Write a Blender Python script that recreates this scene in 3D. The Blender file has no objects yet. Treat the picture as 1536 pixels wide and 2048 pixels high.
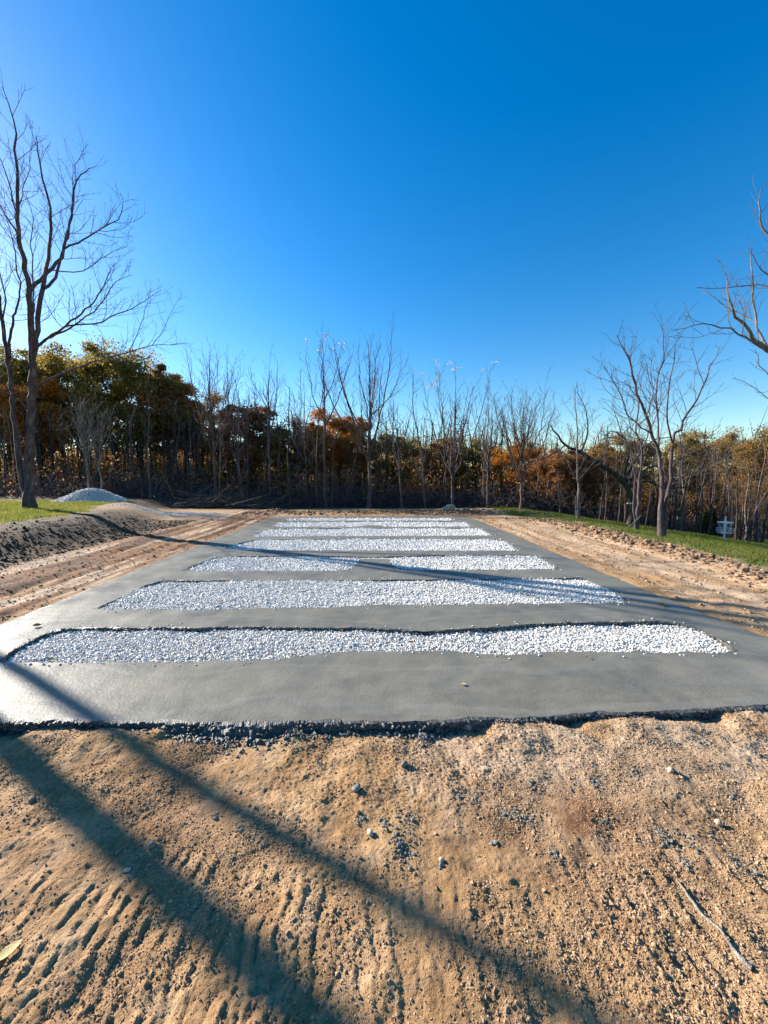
import bpy, math, random
import numpy as np
from mathutils import Vector, Matrix
from mathutils.geometry import delaunay_2d_cdt

SC = bpy.context.scene
COL = SC.collection

# ------------------------------------------------------------------ camera
CAM_H = 1.6
PITCH = math.atan(67 / 770)
YAW = math.radians(1.71)
cam_data = bpy.data.cameras.new("camera")
cam_data.sensor_fit = 'HORIZONTAL'
cam_data.sensor_width = 36.0
cam_data.lens = 36.0 * 770 / 1536
cam_data.clip_start = 0.05
cam_data.clip_end = 3000
cam = bpy.data.objects.new("camera", cam_data)
cam.location = (0, 0, CAM_H)
cam.rotation_euler = (math.pi / 2 - PITCH, 0, -YAW)
COL.objects.link(cam)
SC.camera = cam

# ------------------------------------------------------------------ sky and sun
SUN_AZ = math.radians(59.5)          # left of +Y
SUN_EL = math.radians(23)
SUN_DIR = Vector((-math.sin(SUN_AZ) * math.cos(SUN_EL), math.cos(SUN_AZ) * math.cos(SUN_EL), math.sin(SUN_EL)))
world = bpy.data.worlds.new("World")
SC.world = world
world.use_nodes = True
wn = world.node_tree
wn.nodes.clear()
w_out = wn.nodes.new('ShaderNodeOutputWorld')
w_bg = wn.nodes.new('ShaderNodeBackground')
w_hsv = wn.nodes.new('ShaderNodeHueSaturation')
w_sky = wn.nodes.new('ShaderNodeTexSky')
w_sky.sky_type = 'NISHITA'
w_sky.sun_disc = False
w_sky.sun_elevation = SUN_EL
w_sky.sun_rotation = -SUN_AZ
w_sky.altitude = 300
w_sky.air_density = 1.2
w_sky.dust_density = 0.35
w_sky.ozone_density = 3.0
w_hsv.inputs['Hue'].default_value = 0.504
w_hsv.inputs['Saturation'].default_value = 1.44
w_hsv.inputs['Value'].default_value = 1.0
w_bg.inputs['Strength'].default_value = 0.075
wn.links.new(w_sky.outputs[0], w_hsv.inputs['Color'])
wn.links.new(w_hsv.outputs[0], w_bg.inputs['Color'])
wn.links.new(w_bg.outputs[0], w_out.inputs['Surface'])

sun_data = bpy.data.lights.new("sun", 'SUN')
sun_data.energy = 5.0
sun_data.angle = math.radians(0.5)
sun_data.color = (1.0, 0.93, 0.83)
sun = bpy.data.objects.new("sun", sun_data)
sun.rotation_euler = SUN_DIR.to_track_quat('Z', 'Y').to_euler()
sun.location = SUN_DIR * 60
COL.objects.link(sun)

SC.view_settings.view_transform = 'Standard'
SC.view_settings.look = 'None'
SC.view_settings.exposure = 1.55
SC.view_settings.gamma = 1.0
SC.view_settings.use_curve_mapping = False

# ------------------------------------------------------------------ small helpers
def unproj(px, py, z=0.0):
    """point of the photograph -> point on the horizontal plane z (world metres)"""
    u = (px - 768) / 770; v = (py - 1024) / 770
    f = math.cos(PITCH) - v * math.sin(PITCH)
    d = math.sin(PITCH) + v * math.cos(PITCH)
    t = (CAM_H - z) / d
    X = u * t; Y = f * t
    return (X * math.cos(YAW) + Y * math.sin(YAW), -X * math.sin(YAW) + Y * math.cos(YAW))

def at(px, py, dist):
    """point of the photograph at a forward distance (metres) -> world point"""
    u = (px - 768) / 770; v = (py - 1024) / 770
    f = math.cos(PITCH) - v * math.sin(PITCH)
    d = math.sin(PITCH) + v * math.cos(PITCH)
    t = dist / f
    X = u * t; Y = dist
    return Vector((X * math.cos(YAW) + Y * math.sin(YAW), -X * math.sin(YAW) + Y * math.cos(YAW), CAM_H - d * t))

def S(a, b, t):
    t = np.clip((np.asarray(t, float) - a) / (b - a), 0, 1)
    return t * t * (3 - 2 * t)

def _hash(ix, iy, seed):
    h = (ix.astype(np.int64) * 374761393 + iy.astype(np.int64) * 668265263 + seed * 982451653) & 0xFFFFFFFF
    h = ((h ^ (h >> 13)) * 1274126177) & 0xFFFFFFFF
    h = ((h ^ (h >> 16)) * 2246822519) & 0xFFFFFFFF
    return (h ^ (h >> 15)) & 0xFFFFFFFF

def pn(x, y, seed=0):
    """2-D gradient noise, about -1..1"""
    x = np.asarray(x, float); y = np.asarray(y, float)
    x0 = np.floor(x); y0 = np.floor(y)
    fx = x - x0; fy = y - y0
    ix = x0.astype(np.int64); iy = y0.astype(np.int64)
    u = fx * fx * fx * (fx * (fx * 6 - 15) + 10); v = fy * fy * fy * (fy * (fy * 6 - 15) + 10)
    def g(dx, dy):
        a = _hash(ix + dx, iy + dy, seed) / 4294967296.0 * 2 * np.pi
        return np.cos(a) * (fx - dx) + np.sin(a) * (fy - dy)
    n = (g(0, 0) * (1 - u) + g(1, 0) * u) * (1 - v) + (g(0, 1) * (1 - u) + g(1, 1) * u) * v
    return n * 1.5

def fbm(x, y, octv=4, seed=0, gain=0.5):
    s = 0; a = 1.0
    for i in range(octv):
        s = s + a * pn(x * 2 ** i + 17.3 * i, y * 2 ** i - 9.1 * i, seed + i)
        a *= gain
    return s

def mesh_np(name, verts, faces, mat=None, smooth=False, attrs=None, edge_sizes=None):
    """faces: (n,k) array with equal k"""
    me = bpy.data.meshes.new(name)
    verts = np.ascontiguousarray(verts, dtype=np.float32); faces = np.ascontiguousarray(faces, dtype=np.int32)
    k = faces.shape[1]
    me.vertices.add(len(verts)); me.vertices.foreach_set('co', verts.ravel())
    me.loops.add(faces.size); me.loops.foreach_set('vertex_index', faces.ravel())
    me.polygons.add(len(faces))
    me.polygons.foreach_set('loop_start', np.arange(0, faces.size, k, dtype=np.int32))
    if smooth:
        me.polygons.foreach_set('use_smooth', np.ones(len(faces), dtype=bool))
    else:
        me.polygons.foreach_set('use_smooth', np.zeros(len(faces), dtype=bool))
    for an, vals in (attrs or {}).items():
        a = me.attributes.new(an, 'FLOAT', 'POINT')
        a.data.foreach_set('value', np.ascontiguousarray(vals, dtype=np.float32))
    me.update(calc_edges=True)
    if mat: me.materials.append(mat)
    return me

def link(name, me, parent=None, loc=None, label=None, category=None, group=None, kind=None):
    o = bpy.data.objects.new(name, me)
    COL.objects.link(o)
    if parent: o.parent = parent
    if loc is not None: o.location = loc
    if label: o['label'] = label
    if category: o['category'] = category
    if group: o['group'] = group
    if kind: o['kind'] = kind
    return o

def thing(name, label, category, loc=(0, 0, 0), rz=0.0, group=None):
    o = link(name, None, None, loc, label, category, group)
    o.rotation_euler = (0, 0, rz)
    o.empty_display_size = 0.2
    return o

# ------------------------------------------------------------------ materials
class NT:
    def __init__(self, name):
        self.m = bpy.data.materials.new(name); self.m.use_nodes = True
        self.t = self.m.node_tree; self.t.nodes.clear()
        self.out = self.t.nodes.new('ShaderNodeOutputMaterial')
    def n(self, typ, **kw):
        nd = self.t.nodes.new(typ)
        for k, v in kw.items():
            if k.startswith('_'): nd.inputs[k[1:].replace('_', ' ')].default_value = v
            else: setattr(nd, k, v)
        return nd
    def l(self, a, b): self.t.links.new(a, b)
    def pos(self): return self.n('ShaderNodeNewGeometry').outputs['Position']
    def noise(self, scale, detail=4, rough=0.55, vec=None, dim='3D'):
        nd = self.n('ShaderNodeTexNoise'); nd.inputs['Scale'].default_value = scale
        nd.inputs['Detail'].default_value = detail; nd.inputs['Roughness'].default_value = rough
        self.l(vec if vec is not None else self.pos(), nd.inputs['Vector'])
        return nd.outputs['Fac']
    def ramp(self, fac, stops):
        nd = self.n('ShaderNodeValToRGB'); e = nd.color_ramp.elements
        while len(e) < len(stops): e.new(0.5)
        for i, (p, c) in enumerate(stops):
            e[i].position = p; e[i].color = (*c, 1) if len(c) == 3 else c
        self.l(fac, nd.inputs['Fac']); return nd.outputs['Color']
    def rampf(self, fac, a, b, lo=0.0, hi=1.0):
        nd = self.n('ShaderNodeMapRange'); self.l(fac, nd.inputs['Value'])
        nd.inputs['From Min'].default_value = a; nd.inputs['From Max'].default_value = b
        nd.inputs['To Min'].default_value = lo; nd.inputs['To Max'].default_value = hi
        return nd.outputs['Result']
    def mix(self, fac, a, b, mode='MIX'):
        nd = self.n('ShaderNodeMix', data_type='RGBA', blend_type=mode)
        for s, v in ((nd.inputs[0], fac), (nd.inputs[6], a), (nd.inputs[7], b)):
            if isinstance(v, (int, float)): s.default_value = v
            elif isinstance(v, tuple): s.default_value = (*v, 1)
            else: self.l(v, s)
        return nd.outputs[2]
    def math(self, op, a, b=0.0):
        nd = self.n('ShaderNodeMath', operation=op)
        for s, v in ((nd.inputs[0], a), (nd.inputs[1], b)):
            if isinstance(v, (int, float)): s.default_value = v
            else: self.l(v, s)
        return nd.outputs[0]
    def attr(self, name): return self.n('ShaderNodeAttribute', attribute_name=name).outputs['Fac']
    def bump(self, h, strength=0.5, dist=0.01):
        nd = self.n('ShaderNodeBump'); nd.inputs['Strength'].default_value = strength
        nd.inputs['Distance'].default_value = dist; self.l(h, nd.inputs['Height']); return nd.outputs['Normal']
    def stretch(self, sx, sy, sz):
        nd = self.n('ShaderNodeVectorMath', operation='MULTIPLY'); self.l(self.pos(), nd.inputs[0])
        nd.inputs[1].default_value = (sx, sy, sz); return nd.outputs[0]
    def pbr(self, col, rough=0.8, normal=None, spec=0.3, metallic=0.0):
        b = self.n('ShaderNodeBsdfPrincipled')
        for s, v in ((b.inputs['Base Color'], col), (b.inputs['Roughness'], rough), (b.inputs['Specular IOR Level'], spec)):
            if isinstance(v, (int, float)): s.default_value = v
            elif isinstance(v, tuple): s.default_value = (*v, 1)
            else: self.l(v, s)
        b.inputs['Metallic'].default_value = metallic
        if normal is not None: self.l(normal, b.inputs['Normal'])
        self.l(b.outputs[0], self.out.inputs['Surface']); return b

def mat_ground():
    t = NT('earth')
    big = t.noise(0.9, 5); mid = t.noise(6, 6, 0.6); fine = t.noise(60, 5, 0.65); grit = t.noise(260, 3, 0.6)
    c = t.ramp(mid, [(0.28, (0.2116, 0.1188, 0.0554)), (0.5, (0.3404, 0.2083, 0.1072)), (0.72, (0.4508, 0.3061, 0.1787))])
    c = t.mix(t.rampf(big, 0.4, 0.62, 0, 0.5), c, (0.3404, 0.1872, 0.06822))
    c = t.mix(t.math('MULTIPLY', t.attr('soil_pale'), 0.85), c, t.ramp(mid, [(0.3, (0.3956, 0.2832, 0.1832)), (0.7, (0.5703, 0.4385, 0.3083))]))
    c = t.mix(t.math('MULTIPLY', t.attr('soil_red'), 0.9), c, t.ramp(mid, [(0.3, (0.1196, 0.04568, 0.01966)), (0.7, (0.2483, 0.1141, 0.04916))]))
    c = t.mix(t.math('MULTIPLY', t.attr('soil_dark'), 0.97), c, t.ramp(mid, [(0.3, (0.023, 0.01461, 0.009385)), (0.7, (0.05745, 0.03654, 0.02234))]))
    c = t.mix(t.math('MULTIPLY', t.attr('soil_grey'), 0.75), c, t.ramp(fine, [(0.35, (0.2023, 0.1827, 0.1563)), (0.65, (0.3864, 0.3654, 0.3306))]))
    g = t.ramp(t.noise(1.3, 5), [(0.3, (0.05, 0.10, 0.015)), (0.5, (0.10, 0.13, 0.03)), (0.68, (0.17, 0.13, 0.06))])
    c = t.mix(t.attr('soil_grass'), c, g)
    li = t.ramp(t.noise(9, 6, 0.7), [(0.3, (0.025, 0.018, 0.010)), (0.55, (0.07, 0.042, 0.02)), (0.75, (0.16, 0.085, 0.035))])
    c = t.mix(t.attr('leaf_litter'), c, li)
    c = t.mix(0.55, c, t.ramp(fine, [(0.25, (0.25, 0.25, 0.25)), (0.5, (0.5, 0.5, 0.5)), (0.75, (0.74, 0.74, 0.74))]), 'OVERLAY')
    h = t.math('ADD', t.math('MULTIPLY', fine, 0.8), t.math('MULTIPLY', grit, 0.35))
    t.pbr(c, 0.92, t.bump(h, 0.9, 0.012), 0.15)
    return t.m

def mat_concrete():
    t = NT('wet_concrete')
    big = t.noise(0.8, 4); mid = t.noise(4.5, 6, 0.6); trow = t.noise(3.0, 5, 0.6, t.stretch(0.6, 3.2, 1)); fine = t.noise(45, 5, 0.6); grit = t.noise(220, 2)
    c = t.ramp(mid, [(0.3, (0.1302, 0.121, 0.09356)), (0.7, (0.181, 0.1668, 0.1281))])
    c = t.mix(t.rampf(big, 0.42, 0.62, 0, 0.6), c, (0.1525, 0.1403, 0.09967))
    c = t.mix(t.rampf(t.noise(1.6, 6, 0.65), 0.5, 0.64, 0, 0.7), c, (0.09661, 0.09153, 0.07526))
    c = t.mix(t.rampf(t.noise(0.55, 6, 0.7), 0.55, 0.66, 0, 0.6), c, (0.1932, 0.1831, 0.1525))
    c = t.mix(t.rampf(trow, 0.5, 0.75, 0, 0.35), c, (0.09967, 0.09661, 0.08339))
    c = t.mix(t.rampf(fine, 0.58, 0.74, 0, 0.3), c, (0.2599, 0.2486, 0.2147))
    c = t.mix(t.rampf(t.noise(95, 4, 0.7), 0.58, 0.74, 0, 0.25), c, (0.0678, 0.06554, 0.0565))
    pit = t.n('ShaderNodeTexVoronoi'); pit.inputs['Scale'].default_value = 38; t.l(t.pos(), pit.inputs['Vector'])
    pits = t.math('MULTIPLY', t.rampf(pit.outputs['Distance'], 0.10, 0.0, 0, 1), t.rampf(t.noise(1.7, 4), 0.5, 0.62, 0, 1))
    c = t.mix(t.math('MULTIPLY', pits, 0.6), c, (0.05085, 0.05085, 0.04577))
    wv_ = t.n('ShaderNodeTexWave', wave_type='BANDS', bands_direction='Y'); wv_.inputs['Scale'].default_value = 0.55; wv_.inputs['Distortion'].default_value = 9; wv_.inputs['Detail'].default_value = 5; wv_.inputs['Detail Scale'].default_value = 0.7; t.l(t.pos(), wv_.inputs['Vector'])
    swirl = t.rampf(wv_.outputs['Fac'], 0.93, 1.0, 0, 1)
    c = t.mix(t.math('MULTIPLY', swirl, 0.22), c, (0.2034, 0.1983, 0.178))
    h = t.math('ADD', t.math('MULTIPLY', trow, 0.9), t.math('ADD', t.math('MULTIPLY', fine, 0.55), t.math('MULTIPLY', grit, 0.16)))
    h = t.math('ADD', h, t.math('MULTIPLY', mid, 1.3))
    h = t.math('ADD', h, t.math('MULTIPLY', swirl, 0.35))
    h = t.math('SUBTRACT', h, t.math('MULTIPLY', pits, 0.5))
    r = t.rampf(t.noise(2.2, 5, 0.6), 0.3, 0.7, 0.36, 0.60)
    t.pbr(c, r, t.bump(h, 0.42, 0.012), 0.38)
    return t.m

def mat_rough_concrete():
    t = NT('rough_wet_concrete')
    c = t.ramp(t.noise(30, 5, 0.6), [(0.3, (0.03, 0.029, 0.025)), (0.7, (0.115, 0.11, 0.095))])
    t.pbr(c, 0.5, t.bump(t.noise(90, 4), 0.8, 0.01), 0.5)
    return t.m

def mat_stone(name, a, b, rough=0.75, sc=25, bump=0.4):
    t = NT(name)
    rnd = t.attr('tint')
    c = t.ramp(t.noise(sc, 4), [(0.3, a), (0.7, b)])
    c = t.mix(1.0, c, t.ramp(rnd, [(0.0, (0.48, 0.455, 0.42)), (0.10, (0.70, 0.67, 0.63)), (0.40, (0.92, 0.905, 0.88)), (1.0, (1.0, 1.0, 1.0))]), 'MULTIPLY')
    t.pbr(c, rough, t.bump(t.noise(sc * 6, 3), bump, 0.004), 0.3)
    return t.m

def mat_simple(name, a, b, sc=8, rough=0.8, bump=0.3, bd=0.01, spec=0.3, det=5):
    t = NT(name)
    f = t.noise(sc, det, 0.6)
    t.pbr(t.ramp(f, [(0.3, a), (0.7, b)]), rough, t.bump(t.noise(sc * 5, 4), bump, bd), spec)
    return t.m

def mat_bark(name, a, b, c3):
    t = NT(name)
    f = t.noise(5.0, 6, 0.65, t.stretch(1.6, 1.6, 0.45))
    col = t.ramp(f, [(0.3, a), (0.55, b), (0.75, c3)])
    sp = t.noise(14, 4, 0.6)
    col = t.mix(t.rampf(sp, 0.58, 0.7, 0, 0.5), col, c3)
    h = t.noise(22, 5, 0.7, t.stretch(1.5, 1.5, 0.3))
    t.pbr(col, 0.9, t.bump(h, 0.8, 0.02), 0.15)
    return t.m

def mat_leaf(name, cols, trans=0.45, sc=1.1):
    t = NT(name)
    r = t.attr('tint')
    f = t.noise(sc, 3)
    f2 = t.math('ADD', t.math('MULTIPLY', f, 0.62), t.math('MULTIPLY', r, 0.42))
    n = len(cols)
    c = t.ramp(f2, [(0.22 + 0.56 * i / (n - 1), cc) for i, cc in enumerate(cols)])
    d = t.n('ShaderNodeBsdfDiffuse'); tr = t.n('ShaderNodeBsdfTranslucent'); mx = t.n('ShaderNodeMixShader')
    t.l(c, d.inputs['Color']); t.l(c, tr.inputs['Color']); mx.inputs[0].default_value = trans
    t.l(d.outputs[0], mx.inputs[1]); t.l(tr.outputs[0], mx.inputs[2]); t.l(mx.outputs[0], t.out.inputs['Surface'])
    return t.m

M = dict(
    ground=mat_ground(), concrete=mat_concrete(), rough=mat_rough_concrete(),
    gravel=mat_stone('white_gravel', (0.54, 0.525, 0.49), (0.82, 0.80, 0.755), 0.6, 40),
    gravel_base=mat_simple('gravel_bed_base', (0.30, 0.29, 0.275), (0.60, 0.59, 0.565), 60, 0.8),  # darker than the stones: shade of the gaps between them put into the colour
    pile=mat_simple('piled_white_gravel', (0.62, 0.61, 0.60), (0.82, 0.815, 0.80), 40, 0.75),
    crumbs=mat_stone('soil_crumbs', (0.2392, 0.1415, 0.0715), (0.4783, 0.3289, 0.2012), 0.9, 30),
    clods=mat_stone('soil_clods', (0.1627, 0.09465, 0.05111), (0.3402, 0.2231, 0.1323), 0.92, 14, 0.8),
    dclods=mat_stone('dark_clods', (0.02392, 0.01566, 0.01044), (0.06525, 0.04263, 0.02697), 0.92, 14, 0.8),
    ccrumb=mat_stone('concrete_crumbs', (0.1131, 0.1096, 0.09396), (0.261, 0.2523, 0.2175), 0.8, 40),
    pebble=mat_stone('pebble_stone', (0.13, 0.115, 0.10), (0.30, 0.265, 0.22), 0.75, 30),
    pale_pebble=mat_stone('pale_pebble', (0.32, 0.25, 0.18), (0.52, 0.43, 0.33), 0.7, 30),
    bark=mat_bark('grey_bark', (0.035, 0.029, 0.025), (0.095, 0.068, 0.072), (0.22, 0.20, 0.18)),
    bark_pale=mat_bark('pale_bark', (0.055, 0.048, 0.042), (0.14, 0.125, 0.11), (0.27, 0.25, 0.225)),
    bark_dark=mat_bark('dark_bark', (0.02, 0.016, 0.013), (0.05, 0.041, 0.034), (0.12, 0.10, 0.085)),
    bark_red=mat_bark('reddish_twig', (0.05, 0.034, 0.028), (0.12, 0.08, 0.065), (0.22, 0.16, 0.135)),
    lf_olive=mat_leaf('olive_leaves', [(0.0915, 0.09, 0.0216), (0.183, 0.156, 0.036), (0.3172, 0.228, 0.054), (0.4392, 0.264, 0.072)], 0.62),
    lf_green=mat_leaf('dull_green_leaves', [(0.0793, 0.0744, 0.0216), (0.1525, 0.132, 0.036), (0.2684, 0.198, 0.054), (0.3904, 0.252, 0.072)], 0.62),
    lf_orange=mat_leaf('orange_leaves', [(0.20, 0.06, 0.012), (0.34, 0.115, 0.018), (0.46, 0.19, 0.03), (0.52, 0.28, 0.07)]),
    lf_rust=mat_leaf('rust_leaves', [(0.117, 0.0546, 0.0286), (0.234, 0.1014, 0.0429), (0.338, 0.1625, 0.065), (0.416, 0.247, 0.104)]),
    lf_gold=mat_leaf('gold_leaves', [(0.09, 0.062, 0.022), (0.18, 0.115, 0.036), (0.29, 0.17, 0.048), (0.40, 0.25, 0.08)]),
    lf_brown=mat_leaf('brown_leaves', [(0.09375, 0.0625, 0.0264), (0.1875, 0.1187, 0.048), (0.3, 0.1875, 0.0696), (0.4125, 0.275, 0.096)]),
    lf_mixed=mat_leaf('mixed_autumn_leaves', [(0.04, 0.0325, 0.0144), (0.1063, 0.0725, 0.0288), (0.2, 0.115, 0.0456), (0.375, 0.1625, 0.0504), (0.425, 0.3, 0.072)], 0.45, 0.45),
    lf_pale=mat_leaf('pale_dry_leaves', [(0.45, 0.33, 0.22), (0.6, 0.47, 0.34)]),
    lf_ever=mat_leaf('evergreen_needles', [(0.010, 0.025, 0.007), (0.022, 0.050, 0.012), (0.04, 0.075, 0.02)], 0.2),
    blade=mat_leaf('grass_blades', [(0.045, 0.095, 0.014), (0.085, 0.14, 0.022), (0.15, 0.165, 0.04), (0.25, 0.185, 0.08)], 0.5, 0.7),
    blade_y=mat_leaf('yellow_grass_blades', [(0.085, 0.135, 0.02), (0.15, 0.19, 0.03), (0.23, 0.215, 0.05), (0.32, 0.24, 0.10)], 0.5, 0.7),
    white=mat_simple('white_painted_metal', (0.74, 0.74, 0.73), (0.84, 0.84, 0.83), 20, 0.4, 0.1),
    chain=mat_simple('galvanised_chain', (0.42, 0.43, 0.44), (0.58, 0.59, 0.60), 30, 0.4, 0.1, spec=0.6),
    tag=mat_simple('pinkish_plate', (0.62, 0.42, 0.40), (0.72, 0.52, 0.48), 20, 0.5, 0.1),
    leaf_y=mat_simple('yellow_leaf', (0.36, 0.26, 0.085), (0.52, 0.39, 0.17), 30, 0.7),
    leaf_b=mat_simple('brown_leaf', (0.22, 0.10, 0.04), (0.42, 0.22, 0.09), 30, 0.7),
    stick=mat_simple('weathered_stick', (0.144, 0.126, 0.102), (0.3312, 0.301, 0.2516), 24, 0.85, 0.9),
    board=mat_simple('pale_board', (0.48, 0.45, 0.40), (0.62, 0.58, 0.52), 12, 0.8),
    rock=mat_simple('pale_rock', (0.22, 0.20, 0.15), (0.42, 0.39, 0.30), 7, 0.85, 0.8, 0.03),
    twig=mat_simple('dead_twigs', (0.05, 0.04, 0.033), (0.14, 0.115, 0.095), 10, 0.9),
)

# ------------------------------------------------------------------ terrain
def berm_x(y):
    return 6.42 + 0.12 * np.sin(y * 0.9 + 1.0) + 0.07 * (y - 7) - S(12.0, 17, y) * 1.5

def macro(x, y):
    x = np.asarray(x, float); y = np.asarray(y, float)
    z = -0.053 + 0 * x
    inside = S(4.02, 3.86, np.abs(x + 0.05)) * S(2.45, 2.6, y) * S(16.6, 16.3, y)
    side = S(2.7, 3.6, y) + S(3.9, 4.6, np.abs(x))
    z = z + 0.038 * np.clip(side, 0, 1) * (1 - inside)
    z = z - 0.02 * inside
    # bank on the left, its end rounded off before the gravel drive
    edge = -6.75 + 0.18 * np.sin(y * 0.8)
    tb = S(edge, edge - 2.1, x + 0.12 * (np.clip(y - 11, 0, 9)) ** 1.6)
    z = z + 0.45 * tb * (0.65 + 0.35 * S(-2, 4, y)) 
    # ground falls away to the right and beyond the pad
    z = z - 0.145 * np.clip(x - 7.9, 0, 16) * S(-4, 3, y)
    z = z - 0.036 * np.clip(y - 19.5, 0, 16)* S(-16, -6, x) - 0.02 * np.clip(y - 60, 0, 400) 
    # berm on the right and low windrow at the far end
    b = np.exp(-((x - berm_x(y)) / 0.36) ** 2) * S(-6, 2, y) * S(17.5, 13.5, y)
    lum = 0.55 + 0.75 * pn(y * 0.9, x * 0.3, 5)
    z = z + b * np.clip(lum, 0.25, 1.4) * (0.10 + 0.14 * np.exp(-((y - 10.2) / 1.5) ** 2))
    w = np.exp(-((y - 18.2 - 0.3 * np.sin(x * 0.7)) / 0.55) ** 2) * S(-6.5, -4, x) * S(7.5, 5, x)
    z = z + 0.12 * w * np.clip(0.7 + 0.8 * pn(x * 0.8, 3.3, 9), 0.1, 1.6)
    z = z + 0.35 * fbm(x * 0.05, y * 0.05, 2, 31) * S(22, 60, np.hypot(x, y))
    return z

def zones(x, y):
    """soil zones as 0..1 masks"""
    x = np.asarray(x, float); y = np.asarray(y, float)
    n1 = fbm(x * 0.8, y * 0.8, 4, 41)
    n2 = fbm(x * 3, y * 3, 3, 44)
    gl = S(0.0, 0.35, (-9.15 - 0.10 * np.clip(y - 8, 0, 20) - 0.6 * np.clip(y - 13.5, 0, 3)) - x + 0.35 * n1) * S(5.5, 7.5, y) * S(21, 19.5, y + n1)
    gr = S(0.0, 0.4, x - berm_x(y) - 0.42 + 0.3 * n1) * S(-8, -4, y) * S(25.5, 24, y + n1 - 0.12 * np.clip(x - 8, 0, 12))
    grass = np.clip(gl + gr * (0.55 + 0.45 * S(-0.35, 0.1, n1 + 0.25 * n2)), 0, 1)
    lit = np.clip(S(20.8, 22.2, y + n1 - 0.25 * np.clip(x - 3, 0, 12)) + S(34, 38, np.hypot(x, y)), 0, 1) * (1 - grass)
    bank = S(-6.4, -7.2, x + 0.15 * n1) * (0.35 * S(18.5, 16.8, y + 0.6 * n1) + 0.65 * S(16, 13.5, y + 0.4 * n1)) * (1 - gl)
    st = fbm(x * 2.6, y * 0.22, 4, 47)
    trk = S(-6.9, -6.3, x) * S(-4.0, -4.4, x) * S(1, 3, y)
    far = S(16.4, 16.9, y) * S(20.5, 19.8, y)
    red = trk * S(-0.4, -0.05, st + 0.35 * n1) + far * S(-0.1, 0.3, n1 + 0.1) * S(-3, 1, x) * S(7, 5, x)
    red = red + np.exp(-(((x - 0.95) / 0.42) ** 2 + ((y - 1.72) / 0.24) ** 2)) * 0.95 * S(-0.5, 0.2, n2)
    red = red + 0.35 * S(0.1, 0.5, n1) * S(3, 2.4, y) * S(0.5, -0.8, x)
    pale = trk * S(0.16, 0.42, -st + 0.15 * n2) + 0.75 * S(4.0, 4.4, x) * S(0.1, -0.6, -0.3 - 0.5 * st - 0.3 * n1)
    pale = pale + 0.8 * S(-0.6, 1.2, x + 0.5 * n1) * S(1.4, 2.2, y) * S(3.5, 2.6, y) * S(-0.45, 0.2, n2 + n1)
    dark = bank * np.clip(0.95 + 0.4 * n1, 0, 1) + 0.55 * trk * S(0.3, 0.6, st - 0.6 * n1)
    dark = dark + 0.25 * S(0.0, 0.5, n1 - 0.2) * S(3, 2.4, y)
    gx = (x + 8.6) * 0.9 + (y - 17.4) * 0.25; gy = (y - 17.3)
    grey = np.exp(-(gx / 2.6) ** 2 - (gy / 1.2) ** 2) * S(-0.6, 0.1, n2) * 0.65
    return dict(soil_grass=grass, leaf_litter=lit, soil_dark=np.clip(dark, 0, 1) * (1 - lit), soil_red=np.clip(red, 0, 1),
                soil_pale=np.clip(pale, 0, 1), soil_grey=np.clip(grey, 0, 1))

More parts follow.
